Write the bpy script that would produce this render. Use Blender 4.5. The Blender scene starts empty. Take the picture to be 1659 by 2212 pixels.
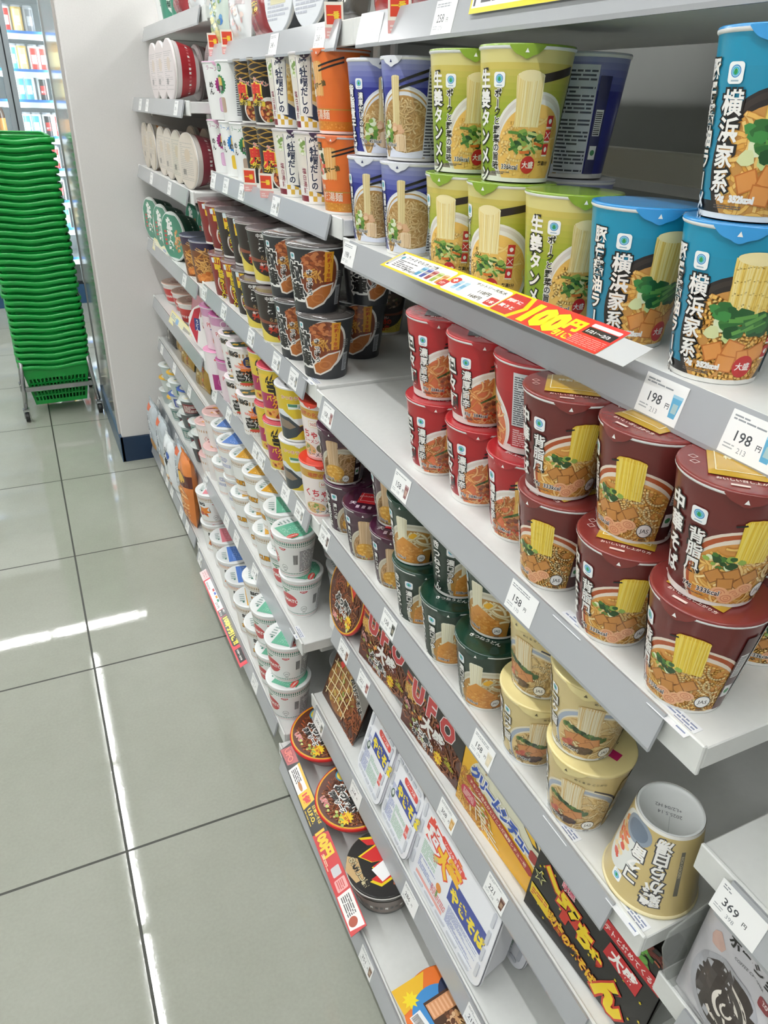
import bpy, bmesh, math, random
from mathutils import Vector, Matrix
PI=math.pi; R=random.Random(7)
sc=bpy.context.scene
COL=sc.collection
# ---------------------------------------------------------------- camera, sky, exposure
CAM=(0.0314522,-3.4771057,1.3460279); YAW,PITCH,ROLL=0.451810,0.509004,0.0359686
cd=bpy.data.cameras.new('camera'); cam=bpy.data.objects.new('camera',cd); COL.objects.link(cam)
fw=Vector((math.sin(YAW)*math.cos(PITCH),math.cos(YAW)*math.cos(PITCH),-math.sin(PITCH)))
rt=Vector((math.cos(YAW),-math.sin(YAW),0)); up=rt.cross(fw)
r2=rt*math.cos(ROLL)+up*math.sin(ROLL); u2=up*math.cos(ROLL)-rt*math.sin(ROLL)
mt=Matrix((r2,u2,-fw)).transposed().to_4x4(); mt.translation=Vector(CAM); cam.matrix_world=mt
cd.sensor_fit='VERTICAL'; cd.sensor_height=24.0; cd.lens=24.0*1579.65/2212.0; cd.clip_start=.02
sc.camera=cam
w=bpy.data.worlds.new('store_light'); sc.world=w; w.use_nodes=True
bg=w.node_tree.nodes['Background']; bg.inputs[0].default_value=(.93,.97,1,1); bg.inputs[1].default_value=.40
LAMP=84.0
sc.view_settings.view_transform='Standard'; sc.view_settings.look='None'; sc.view_settings.exposure=0.0; sc.view_settings.gamma=1.0
sc.view_settings.use_curve_mapping=False
# ---------------------------------------------------------------- materials
def lin(h):
    h=h.lstrip('#'); v=[int(h[i:i+2],16)/255 for i in (0,2,4)]
    return tuple((c/12.92 if c<=.04045 else ((c+.055)/1.055)**2.4) for c in v)+(1,)
_M={}
def M(h,rough=.38,spec=.5,metal=0,bump=0,bscale=60,var=.04,vscale=9,coat=0,alpha=1,emit=0,trans=0):
    k=(h,rough,spec,metal,bump,bscale,var,vscale,coat,alpha,emit,trans)
    if k in _M: return _M[k]
    m=bpy.data.materials.new('surface_'+h.lstrip('#')); m.use_nodes=True
    nt=m.node_tree; b=nt.nodes['Principled BSDF']
    c=lin(h)
    b.inputs['Base Color'].default_value=c; b.inputs['Roughness'].default_value=rough
    b.inputs['Specular IOR Level'].default_value=spec; b.inputs['Metallic'].default_value=metal
    b.inputs['Coat Weight'].default_value=coat; b.inputs['Coat Roughness'].default_value=.12
    b.inputs['Alpha'].default_value=alpha; b.inputs['Transmission Weight'].default_value=trans
    if emit:
        b.inputs['Emission Color'].default_value=c; b.inputs['Emission Strength'].default_value=emit
    if var or bump:
        tc=nt.nodes.new('ShaderNodeTexCoord'); n=nt.nodes.new('ShaderNodeTexNoise')
        n.inputs['Scale'].default_value=vscale if not bump else bscale; n.inputs['Detail'].default_value=2
        nt.links.new(tc.outputs['Object'],n.inputs['Vector'])
        if var:
            mr=nt.nodes.new('ShaderNodeMapRange'); mr.inputs[3].default_value=1-var; mr.inputs[4].default_value=1+var
            mx=nt.nodes.new('ShaderNodeMix'); mx.data_type='RGBA'; mx.blend_type='MULTIPLY'; mx.inputs[0].default_value=1
            mx.inputs[6].default_value=c
            nt.links.new(n.outputs['Fac'],mr.inputs[0]); nt.links.new(mr.outputs[0],mx.inputs[7]); nt.links.new(mx.outputs[2],b.inputs['Base Color'])
        if bump:
            bp=nt.nodes.new('ShaderNodeBump'); bp.inputs['Strength'].default_value=bump; bp.inputs['Distance'].default_value=.003
            nt.links.new(n.outputs['Fac'],bp.inputs['Height']); nt.links.new(bp.outputs[0],b.inputs['Normal'])
    _M[k]=m; return m
def PR(h): return M(h,.3,.5,var=0,coat=.25)              # printed pack surface under clear film
def FOIL(h): return M(h,.25,.5,bump=.25,bscale=45,var=0,coat=.35)
# ---------------------------------------------------------------- objects
def link(name,mesh,parent=None,loc=None,rot=None):
    o=bpy.data.objects.new(name,mesh); COL.objects.link(o)
    if parent: o.parent=parent
    if loc is not None: o.location=loc
    if rot is not None: o.rotation_euler=rot
    return o
def tag(o,label,cat,group=None):
    o['label']=label; o['category']=cat
    if group: o['group']=group
    return o
def thing(name,label,cat,loc=(0,0,0),rot=(0,0,0),group=None):
    return tag(link(name,None,None,loc,rot),label,cat,group)
def struct(name,mesh): o=link(name,mesh); o['kind']='structure'; return o
class MB:
    """collects shapes into one mesh"""
    def __init__(s): s.v=[];s.f=[];s.m=[];s.ms=[];s.sm=[]
    def mi(s,m):
        if m not in s.ms: s.ms.append(m)
        return s.ms.index(m)
    def add(s,vs,fs,m,smooth=False):
        o=len(s.v); s.v+=[tuple(v) for v in vs]; i=s.mi(m)
        for f in fs: s.f.append(tuple(a+o for a in f)); s.m.append(i); s.sm.append(smooth)
        return s
    def box(s,a,b,m,M4=None):
        x0,y0,z0=a;x1,y1,z1=b
        vs=[Vector(p) for p in ((x0,y0,z0),(x1,y0,z0),(x1,y1,z0),(x0,y1,z0),(x0,y0,z1),(x1,y0,z1),(x1,y1,z1),(x0,y1,z1))]
        if M4: vs=[M4@v for v in vs]
        return s.add(vs,[(0,3,2,1),(4,5,6,7),(0,1,5,4),(1,2,6,5),(2,3,7,6),(3,0,4,7)],m)
    def lathe(s,prof,m,n=72,smooth=True,cap0=True,cap1=True,M4=None):
        vs=[];fs=[]
        for r,z in prof:
            for k in range(n):
                a=2*PI*k/n; v=Vector((r*math.cos(a),r*math.sin(a),z)); vs.append(M4@v if M4 else v)
        for i in range(len(prof)-1):
            for k in range(n):
                k2=(k+1)%n; fs.append((i*n+k,i*n+k2,(i+1)*n+k2,(i+1)*n+k))
        s.add(vs,fs,m,smooth)
        if cap0: s.add(vs[:n][::-1],[tuple(range(n))],m)
        if cap1: s.add(vs[-n:],[tuple(range(n))],m)
        return s
    def tube(s,pts,r,m,n=8):
        pts=[Vector(p) for p in pts]; vs=[];fs=[]
        for i,p in enumerate(pts):
            d=(pts[min(i+1,len(pts)-1)]-pts[max(i-1,0)]).normalized()
            q=d.to_track_quat('Z','Y')
            for k in range(n):
                a=2*PI*k/n; vs.append(p+q@Vector((r*math.cos(a),r*math.sin(a),0)))
        for i in range(len(pts)-1):
            for k in range(n):
                k2=(k+1)%n; fs.append((i*n+k,i*n+k2,(i+1)*n+k2,(i+1)*n+k))
        fs+=[tuple(range(n))[::-1],tuple(range((len(pts)-1)*n,len(pts)*n))]
        return s.add(vs,fs,m,True)
    def prism(s,outline,z0,z1,m,M4=None,smooth=False):
        n=len(outline); vs=[Vector((x,y,z0)) for x,y in outline]+[Vector((x,y,z1)) for x,y in outline]
        if M4: vs=[M4@v for v in vs]
        fs=[tuple(range(n))[::-1],tuple(range(n,2*n))]+[(k,(k+1)%n,n+(k+1)%n,n+k) for k in range(n)]
        return s.add(vs,fs,m,smooth)
    def mesh(s,name,normals=None):
        me=bpy.data.meshes.new(name); me.from_pydata(s.v,[],s.f)
        for m in s.ms: me.materials.append(m)
        me.polygons.foreach_set('material_index',s.m); me.polygons.foreach_set('use_smooth',s.sm)
        me.update()
        if normals: me.normals_split_custom_set_from_vertices(normals)
        return me
def bevel(me,wd,seg=2):
    b=bmesh.new(); b.from_mesh(me); bmesh.ops.remove_doubles(b,verts=b.verts,dist=1e-6)
    bmesh.ops.bevel(b,geom=[e for e in b.edges if len(e.link_faces)==2 and e.calc_face_angle(0)>.5],offset=wd,segments=seg,affect='EDGES',profile=.5)
    b.to_mesh(me); b.free(); return me
def rrect(w,h,r,n=5,cx=0,cy=0):
    o=[]
    for sx,sy,a0 in ((1,1,0),(-1,1,90),(-1,-1,180),(1,-1,270)):
        for k in range(n+1):
            a=math.radians(a0+90*k/n); o.append((cx+sx*(w/2-r)+r*math.cos(a),cy+sy*(h/2-r)+r*math.sin(a)))
    return o
# ---------------------------------------------------------------- printed artwork (2-D, millimetres), later laid on a pack surface
_T={}
def glyphs(t,off=0.):
    k=(t,off)
    if k in _T: return _T[k]
    cu=bpy.data.curves.new('lettering','FONT'); cu.body=t; cu.resolution_u=2; cu.offset=off
    o=bpy.data.objects.new('lettering',cu); COL.objects.link(o)
    dg=bpy.context.evaluated_depsgraph_get(); dg.update()
    me=bpy.data.meshes.new_from_object(o.evaluated_get(dg))
    fs=[[(me.vertices[i].co.x,me.vertices[i].co.y) for i in p.vertices] for p in me.polygons]
    bpy.data.objects.remove(o); bpy.data.curves.remove(cu); bpy.data.meshes.remove(me)
    xs=[p[0] for f in fs for p in f] or [0]; _T[k]=(fs,min(xs),max(xs)); return _T[k]
def mixhex(a,b,t):
    a=a.lstrip('#');b=b.lstrip('#'); return '#'+''.join('%02x'%round(int(a[i:i+2],16)*(1-t)+int(b[i:i+2],16)*t) for i in (0,2,4))
class Art:
    def __init__(s,seed=1): s.f=[];s.n=0;s.r=random.Random(seed);s.rot=None;s.clip=None
    def face(s,pts,m):
        if s.rot:
            cx,cy,a=s.rot; c,d=math.cos(a),math.sin(a); pts=[(cx+(x-cx)*c-(y-cy)*d,cy+(x-cx)*d+(y-cy)*c) for x,y in pts]
        if s.clip:
            for ax,c,sg in ((0,s.clip[0],1),(1,s.clip[1],1),(0,s.clip[2],-1),(1,s.clip[3],-1)):
                if all(sg*(p[ax]-c)>=0 for p in pts): continue
                o=[]
                for i in range(len(pts)):
                    a,b=pts[i],pts[(i+1)%len(pts)]; da,db=sg*(a[ax]-c),sg*(b[ax]-c)
                    if da>=0: o.append(a)
                    if da*db<0: t=da/(da-db); o.append((a[0]+(b[0]-a[0])*t,a[1]+(b[1]-a[1])*t))
                pts=o
                if len(pts)<3: return
        ar=sum(pts[i][0]*pts[(i+1)%len(pts)][1]-pts[(i+1)%len(pts)][0]*pts[i][1] for i in range(len(pts)))
        if abs(ar)<1e-5: return
        s.f.append((pts if ar>0 else pts[::-1],m,s.n))
    def poly(s,pts,m): s.n+=1; s.face(pts,PR(m) if isinstance(m,str) else m)
    def fan(s,pts,m):
        s.n+=1; m=PR(m) if isinstance(m,str) else m; cx=sum(p[0] for p in pts)/len(pts); cy=sum(p[1] for p in pts)/len(pts)
        for i in range(len(pts)): s.face([(cx,cy),pts[i],pts[(i+1)%len(pts)]],m)
    def rect(s,x0,y0,x1,y1,m): s.poly([(x0,y0),(x1,y0),(x1,y1),(x0,y1)],m)
    def rrect(s,cx,cy,w,h,r,m): s.poly(rrect(w,h,r,4,cx,cy),m)
    def ell(s,cx,cy,rx,ry,m,n=28,a0=0,a1=2*PI):
        k=n if a1-a0>=2*PI-.01 else n+1
        s.poly([(cx+rx*math.cos(a0+(a1-a0)*i/n),cy+ry*math.sin(a0+(a1-a0)*i/n)) for i in range(k)],m)
    def ring(s,cx,cy,rx,ry,w,m,n=28,a0=0,a1=2*PI):
        s.n+=1; m=PR(m)
        for i in range(n):
            a=a0+(a1-a0)*i/n;b=a0+(a1-a0)*(i+1)/n
            s.face([(cx+rx*math.cos(a),cy+ry*math.sin(a)),(cx+rx*math.cos(b),cy+ry*math.sin(b)),(cx+(rx-w)*math.cos(b),cy+(ry-w)*math.sin(b)),(cx+(rx-w)*math.cos(a),cy+(ry-w)*math.sin(a))],m)
    def line(s,pts,w,m):
        s.n+=1; m=PR(m)
        for (x0,y0),(x1,y1) in zip(pts,pts[1:]):
            d=math.hypot(x1-x0,y1-y0) or 1; nx,ny=-(y1-y0)/d*w/2,(x1-x0)/d*w/2; ex,ey=(x1-x0)/d*w*.3,(y1-y0)/d*w*.3
            s.face([(x0+nx-ex,y0+ny-ey),(x0-nx-ex,y0-ny-ey),(x1-nx+ex,y1-ny+ey),(x1+nx+ex,y1+ny+ey)],m)
    def star(s,cx,cy,r0,r1,n,m,a=.3):
        s.fan([(cx+(r0 if k%2==0 else r1)*math.cos(a+PI*k/n),cy+(r0 if k%2==0 else r1)*math.sin(a+PI*k/n)) for k in range(2*n)],m)
    def blob(s,cx,cy,r,m,sq=1.,n=8):
        a=s.r.random()*6; s.fan([(cx+r*s.r.uniform(.7,1.1)*math.cos(a+2*PI*k/n),cy+sq*r*s.r.uniform(.7,1.1)*math.sin(a+2*PI*k/n)) for k in range(n)],m)
    def text(s,t,x,y,sz,m,out=None,ow=.05,bold=.02,vert=False,rot=0,sx=1.,pitch=1.,anchor='l'):
        """x,y: left baseline; when vert, x is the column centre and y the top"""
        for col,off,k in ((out,bold+ow,0),(m,bold,1)):
            if col is None: continue
            s.n+=1; mm=PR(col); c,d=math.cos(rot),math.sin(rot)
            if vert:
                yy=y
                for ch in t:
                    fs,a,b=glyphs(ch,off)
                    for f in fs:
                        if ch in 'ー〜(':
                            g=[((q-.36)*sz*sx,(p_*-1+ .5)*sz-.5*sz) for p_,q in f]
                            g=[(u,v) for u,v in g]; g=[(x+u,yy+v) for u,v in g]
                        else: g=[(x+(p_-(a+b)/2)*sz*sx,yy+(q-.8)*sz) for p_,q in f]
                        if rot: g=[(x+(u-x)*c-(v-y)*d,y+(u-x)*d+(v-y)*c) for u,v in g]
                        s.face(g,mm)
                    yy-=sz*pitch
            else:
                fs,a,b=glyphs(t,off); x0=x-(0 if anchor=='l' else (a+b)/2*sz*sx)
                for f in fs:
                    g=[((p_)*sz*sx,q*sz) for p_,q in f]
                    s.face([(x0+u*c-v*d if anchor=='l' else x+(u+x0-x)*c-v*d,y+(u*d if anchor=='l' else (u+x0-x)*d)+v*c) for u,v in g],mm)
    def fine(s,x0,y0,x1,y1,rows,m,fill=.55):
        s.n+=1; mm=PR(m); dy=(y1-y0)/rows
        for i in range(rows):
            x=x0
            while x<x1-.5:
                wd=min(s.r.uniform(1,4)*dy,x1-x); s.face([(x,y0+i*dy),(x+wd,y0+i*dy),(x+wd,y0+i*dy+dy*fill),(x,y0+i*dy+dy*fill)],mm); x+=wd+dy*.35
                if s.r.random()<.1: break
    def bars(s,x0,y0,x1,y1,m='#222222',n=22):
        s.n+=1; mm=PR(m); dx=(x1-x0)/n
        for i in range(n): s.face([(x0+i*dx,y0),(x0+i*dx+dx*s.r.uniform(.3,.75),y0),(x0+i*dx+dx*.6,y1),(x0+i*dx,y1)],mm)
    def noodles(s,cx,cy,rx,ry,cols,n,w=1.6,curl=.35,inside=None):
        for _ in range(n):
            a=s.r.random()*2*PI; q=math.sqrt(s.r.random()); x,y=cx+rx*q*math.cos(a),cy+ry*q*math.sin(a); h=s.r.random()*2*PI; k=s.r.choice((-1,1))*s.r.uniform(.4,1)*curl
            pts=[]
            for _i in range(11):
                if ((x-cx)/rx)**2+((y-cy)/ry)**2>1: break
                pts.append((x,y)); x+=math.cos(h)*w*1.25; y+=math.sin(h)*w*1.1; h+=k; 
                if s.r.random()<.15:k=-k
            if len(pts)>2: 
                s.line(pts,w*1.3,mixhex(cols[0],cols[1],.25)); s.line(pts,w*.92,s.r.choice(cols[1:]))
    def bundle(s,x0,x1,y0,y1,cols,n=9,bend=0,top=2):
        """lifted noodles: one pale bunch with finer strand shades, rounded on top"""
        dx=(x1-x0)/n; m=(x0+x1)/2; k=14
        L=[(x0+dx*.25*math.sin(q*5.),y0+(y1-y0)*q) for q in [i/6 for i in range(7)]]; Rr=[(x1+dx*.25*math.sin(q*5.+1),y0+(y1-y0)*q) for q in [i/6 for i in range(7)]]
        for i in range(6): s.poly([L[i],Rr[i],Rr[i+1],L[i+1]],cols[1])
        s.poly([(x1,y1-.2)]+[(m+(x1-x0)/2*math.cos(PI*i/k),y1-.2+(x1-x0)*.16*math.sin(PI*i/k)+s.r.uniform(0,.5)*top*.4) for i in range(k+1)],cols[-1])
        for i in range(2*n):
            x=x0+(i+.5)*dx/2; t=s.r.uniform(0,6); c=cols[0] if i%4==0 else s.r.choice(cols[1:]); t1=y1+(x1-x0)*.13*(1-((x-m)/(x1-m))**2)
            b0=y0+s.r.uniform(-.04,.08)*(y1-y0)
            s.line([(x+dx*.16*math.sin(q*4.5+t)+bend*(1-q)**2*(x-m)*.1,b0+(t1-b0)*q) for q in [k_/5 for k_ in range(6)]],dx*(.14 if i%4==0 else .34),mixhex(cols[0],cols[1],.45) if i%4==0 else c)
    def bits(s,cx,cy,rx,ry,n,r,cols,sq=.8):
        for _ in range(n):
            a=s.r.random()*2*PI;q=math.sqrt(s.r.random()); s.blob(cx+rx*q*math.cos(a),cy+ry*q*math.sin(a),r*s.r.uniform(.7,1.25),s.r.choice(cols),sq)
    def slab(s,cx,cy,w,h,a,m,edge=None):
        c,d=math.cos(a),math.sin(a); f=lambda k:[(cx+u*c-v*d,cy+u*d+v*c) for u,v in ((-w/2*k,-h/2*k),(w/2*k,-h/2*k),(w/2*k,h/2*k),(-w/2*k,h/2*k))]
        if edge: s.poly(f(1),edge); s.poly(f(.86),m)
        else: s.poly(f(1),m)
    def logo(s,x,y,w=12):
        s.rrect(x,y,w,w*1.12,w*.22,'#f4f7f7'); s.ring(x,y+w*.08,w*.33,w*.33,w*.07,'#3f8fc8',20); s.ring(x,y+w*.08,w*.24,w*.24,w*.1,'#45b4d0',18)
        s.ell(x,y+w*.06,w*.13,w*.16,'#2f9a52',12); s.rect(x-w*.25,y-w*.44,x+w*.25,y-w*.36,'#9fb9c8')
    def jas(s,x,y,r=6.5,col='#444444',bgc='#f2f2ef'):
        if bgc: s.ell(x,y,r,r,bgc,24)
        s.ring(x,y,r,r,.8,col,24); s.text('JAS',x,y-r*.28,r*.8,col,anchor='c',bold=.01); s.fine(x-r*.5,y-r*1.45,x+r*.5,y-r*1.1,2,col)
    def split(s,step,ystep=None):
        out=[]
        for pts,m,n in s.f:
            ps=[pts]
            for ax,st in ((0,step),(1,ystep)):
                if not st: continue
                nx=[]
                for p in ps:
                    lo=min(q[ax] for q in p);hi=max(q[ax] for q in p); k=math.floor(lo/st+1e-9)+1
                    while k*st<hi-1e-7:
                        c=k*st; L=[];H=[]
                        for i in range(len(p)):
                            a,b=p[i],p[(i+1)%len(p)]; da,db=a[ax]-c,b[ax]-c
                            if da<=0: L.append(a)
                            if da>=0: H.append(a)
                            if da*db<0:
                                t=da/(da-db); e=(a[0]+(b[0]-a[0])*t,a[1]+(b[1]-a[1])*t); L.append(e);H.append(e)
                        if len(L)>2: nx.append(L)
                        p=H; k+=1
                        if len(p)<3: break
                    if len(p)>2: nx.append(p)
                ps=nx
            out+=[(p,m,n) for p in ps]
        return out
LIFT=.000003
def flat_art(mb,art,fn,lift0=.00012):
    """fn(x,y in mm, lift in m) -> point; lays artwork on a flat face"""
    for pts,m,n in art.f: mb.add([fn(x,y,lift0+n*LIFT) for x,y in pts],[tuple(range(len(pts)))],m)
NS=72
def cup_mesh(name,rb,rt,h,bands,art,base=True,seg=NS):
    """tapered paper cup wall with its printing; bands = [(z0,z1,colour)] in mm"""
    mb=MB(); N=[]; sl=(rt-rb)/h; Rm=(rb+rt)/2*1000; step=2*PI*Rm/seg
    rad=lambda z:rb+sl*z
    nz=-sl/math.hypot(1,sl); nr=1/math.hypot(1,sl)
    def ring(z0,z1,m):
        vs=[];fs=[]
        for z in (z0,z1):
            for k in range(seg):
                a=2*PI*k/seg; vs.append((rad(z)*math.cos(a),rad(z)*math.sin(a),z)); N.append((nr*math.cos(a),nr*math.sin(a),nz))
        for k in range(seg): fs.append((k,(k+1)%seg,seg+(k+1)%seg,seg+k))
        mb.add(vs,fs,m,True)
    for z0,z1,c in bands: ring(z0/1000,z1/1000,PR(c) if isinstance(c,str) else c)
    if base:
        n0=len(mb.v); mb.lathe([(rb-.002,.004),(rb-.0018,0),(rb,0)],M('#e8e8e4'),seg); N+= [(0,0,-1)]*(len(mb.v)-n0)
    if art:
        for pts,m,n in art.split(step):
            L=.00008+n*LIFT; vs=[]
            cx=sum(p[0] for p in pts)/len(pts); k0=math.floor(cx/step+1e-9)
            for x,y in pts:
                t=x/step-k0; r=rad(y/1000)+L; a0=2*PI*k0/seg;a1=2*PI*(k0+1)/seg
                px=r*(math.cos(a0)*(1-t)+math.cos(a1)*t); py=r*(math.sin(a0)*(1-t)+math.sin(a1)*t)
                vs.append((px,py,y/1000)); a=a0+(a1-a0)*t; N.append((nr*math.cos(a),nr*math.sin(a),nz))
            mb.add(vs,[tuple(range(len(vs)))],m,True)
    return mb.mesh(name,N)
def lid_mesh(name,rt,h,col,art=None,foil=True,rim='#eef0ee',skirt=.0022):
    """peel-off lid with rolled rim below it; artwork lies on the top, its +x towards the front"""
    mb=MB(); f=FOIL(col) if foil else PR(col); r=rt+.0005
    mb.lathe([(rt-.0008,h-.0052),(rt+.0006,h-.0046),(rt+.0014,h-.0034),(rt+.0014,h-.0022)],M(rim,.35),48,cap0=False,cap1=False)
    mb.lathe([(r+.0006,h-skirt-.0012),(r+.0008,h-.0012),(r+.0002,h-.0003),(r-.0018,h),(r-.006,h-.0002),(.001,h+.0003)],f,48,cap0=False)
    if art: flat_art(mb,art,lambda x,y,l:(x/1000,y/1000,h+.00035+l))
    return mb.mesh(name)
def tab_mesh(name,rb,rt,h,col,wd=34,ln=11,mark='#f4f4f0'):
    """peel tab folded down over the cup wall at the front"""
    mb=MB(); sl=(rt-rb)/h; f=FOIL(col); n=14; vs=[];top=[];fs=[]
    for k in range(n+1):
        u=-1+2*k/n; a=u*wd/2/(rt*1000); q=1-abs(u)**1.6; l=ln/1000*(q*.85+.12*abs(math.sin(3*PI*(u+1)/2)))+.0015
        for z in (h-.001,h-.001-l/2,h-.001-l):
            r=rb+sl*z+.0022+(h-z)*.04; vs.append((r*math.cos(a),r*math.sin(a),z))
    for k in range(n):
        for j in range(2): a=k*3+j; fs.append((a,a+1,a+4,a+3))
    mb.add(vs,fs,f,True)
    z=h-.006; r=rb+sl*z+.0028
    mb.add([(r,-.002,z-.002),(r,.002,z-.002),(r+.0002,0,z+.0018)],[(0,1,2)],PR(mark))
    return mb.mesh(name)
# ---------------------------------------------------------------- packs that repeat: built once, then each one placed
KIND={}
def put(kind,loc,rot,label,group=None):
    K=KIND[kind]; o=thing(K['name'],label,K['cat'],loc,rot,group)
    for pn,me,lb in K['parts']:
        c=link(pn,me,o)
        if lb: c['label']=lb
    return o
# ---------------------------------------------------------------- room
def tile_material():
    m=bpy.data.materials.new('floor_tile'); m.use_nodes=True; nt=m.node_tree; b=nt.nodes['Principled BSDF']; L=nt.links.new
    tc=nt.nodes.new('ShaderNodeTexCoord'); sep=nt.nodes.new('ShaderNodeSeparateXYZ'); L(tc.outputs['Object'],sep.inputs[0])
    def mth(op,a,bv=None):
        n=nt.nodes.new('ShaderNodeMath'); n.operation=op
        for i,v in enumerate((a,bv)):
            if v is None: continue
            if hasattr(v,'links') or hasattr(v,'is_linked'): L(v,n.inputs[i])
            else: n.inputs[i].default_value=v
        return n.outputs[0]
    g=[]
    for o in ('X','Y'):
        fr=mth('FRACT',mth('ADD',mth('MULTIPLY',sep.outputs[o],1/.6),.5)); g.append(mth('LESS_THAN',mth('ABSOLUTE',mth('SUBTRACT',fr,.5)),.0046))
    gr=mth('MAXIMUM',g[0],g[1])
    fl=[mth('FLOOR',mth('MULTIPLY',sep.outputs[o],1/.6)) for o in ('X','Y')]
    cb=nt.nodes.new('ShaderNodeCombineXYZ'); L(fl[0],cb.inputs[0]); L(fl[1],cb.inputs[1])
    wn=nt.nodes.new('ShaderNodeTexWhiteNoise'); L(cb.outputs[0],wn.inputs['Vector'])
    n1=nt.nodes.new('ShaderNodeTexNoise'); n1.inputs['Scale'].default_value=2.2; n1.inputs['Detail'].default_value=5; L(tc.outputs['Object'],n1.inputs['Vector'])
    n2=nt.nodes.new('ShaderNodeTexNoise'); n2.inputs['Scale'].default_value=160; n2.inputs['Detail'].default_value=4; L(tc.outputs['Object'],n2.inputs['Vector'])
    n3=nt.nodes.new('ShaderNodeTexNoise'); n3.inputs['Scale'].default_value=26; n3.inputs['Detail'].default_value=6; L(tc.outputs['Object'],n3.inputs['Vector'])
    cr=nt.nodes.new('ShaderNodeValToRGB'); cr.color_ramp.elements[0].color=lin('#999c90'); cr.color_ramp.elements[1].color=lin('#adb0a5'); cr.color_ramp.elements[0].position=.3; cr.color_ramp.elements[1].position=.7
    L(mth('ADD',mth('ADD',mth('MULTIPLY',n1.outputs['Fac'],.55),mth('MULTIPLY',n2.outputs['Fac'],.25)),mth('ADD',mth('MULTIPLY',wn.outputs['Value'],.1),mth('MULTIPLY',n3.outputs['Fac'],.12))),cr.inputs[0])
    mx=nt.nodes.new('ShaderNodeMix'); mx.data_type='RGBA'; L(gr,mx.inputs[0]); L(cr.outputs[0],mx.inputs[6]); mx.inputs[7].default_value=lin('#3c3e37'); L(mx.outputs[2],b.inputs['Base Color'])
    L(mth('ADD',mth('MULTIPLY',gr,.5),mth('ADD',.012,mth('MULTIPLY',n3.outputs['Fac'],.03))),b.inputs['Roughness'])
    bp=nt.nodes.new('ShaderNodeBump'); bp.inputs['Strength'].default_value=.012; bp.inputs['Distance'].default_value=.002
    L(mth('SUBTRACT',mth('ADD',n2.outputs['Fac'],mth('MULTIPLY',n3.outputs['Fac'],1.4)),mth('MULTIPLY',gr,4)),bp.inputs['Height']); L(bp.outputs[0],b.inputs['Normal'])
    b.inputs['Specular IOR Level'].default_value=.5
    return m
WHITE=M('#dcdedb',.4,bump=.04,bscale=90); STEEL=M('#cfd2d1',.35); WALL=M('#e0dedb',.42,bump=.06,bscale=220); NAVY=M('#1d3450',.35)
struct('floor',MB().add([(-5,-7,0),(3,-7,0),(3,5,0),(-5,5,0)],[(0,1,2,3)],tile_material()).mesh('floor'))
struct('ceiling',MB().box((-5,-7,2.7),(3,5,2.75),M('#e2e2df',.8)).mesh('ceiling'))
# partition block at the end of the aisle: long face across the shelves' end, glossy short face along the aisle
struct('wall_end',bevel(MB().box((.258,-.505,.105),(1.7,.2,2.7),WALL).mesh('wall_end'),.002,1))
GLOSS=M('#c4c7c4',.06,.9,coat=.9)
struct('wall_side',MB().box((.2535,-.44,.10),(.2578,.19,2.7),GLOSS).mesh('wall_side'))
struct('trim_1',MB().box((.25,-.462,.105),(.2577,-.44,2.7),M('#b8b4b0',.3)).box((.25,.185,.105),(.2577,.2,2.7),M('#9a9c9a',.25)).mesh('trim'))
struct('baseboard_end',MB().box((.25,-.513,0),(1.7,-.5,.105),NAVY).mesh('baseboard_end'))
struct('baseboard_side',MB().box((.247,-.513,0),(.259,.2,.105),M('#3c566f',.3)).mesh('baseboard_side'))
struct('wall_back',MB().box((-5,4.2,0),(3,4.3,2.7),WALL).mesh('wall_back'))
struct('wall_left',MB().box((-5.1,-7,0),(-5,4.3,2.7),WALL).mesh('wall_left'))
# ceiling line lamps
def lamp(x,y,along,label,ln=1.17,wd=.026):
    t=thing('ceiling_light',label,'light',(x,y,2.7),(0,0,0 if along=='y' else PI/2),'line lamps on the ceiling')
    link('housing',MB().box((-.05,-ln/2-.02,-.03),(.05,ln/2+.02,0),STEEL).mesh('housing'),t)
    link('light_tube',MB().box((-wd/2,-ln/2,-.048),(wd/2,ln/2,-.031),M('#ffffff',.5,var=0,emit=LAMP)).mesh('light_tube'),t)
names=iter(['over the baskets','over the far half of the aisle','over the middle of the aisle','above the camera, unseen, added for light','behind the camera, unseen, added for light','far behind the camera, unseen, added for light'])  # last three lamps carry the row on out of view, added for light
for y in (1.09,-.17,-1.43,-2.69,-3.95,-5.2): lamp(-.045,y,'y','ceiling line lamp '+next(names))
for k,x in enumerate((.06,-.95,-2.2)): lamp(x,2.1,'x','ceiling line lamp crossing in front of the drinks cooler, '+('near wall','middle','far')[k]+' one',.78 if k==0 else 1.17)
for k,y in enumerate((.5,-1.2,-2.9,-4.6)): lamp(-2.3,y,'y','added unseen ceiling line lamp over the next aisle, '+('first','second','third','fourth')[k]+' from the cooler',1.17,.06)  # extra lamp row out of view, added to light the scene
for k,y in enumerate((-.9,-2.6,-4.4)): lamp(1.75,y,'y','added unseen ceiling line lamp behind the shelving, '+('first','second','third')[k]+' from the wall',1.17,.06)  # another unseen row, added for illumination from beyond the racks
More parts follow.
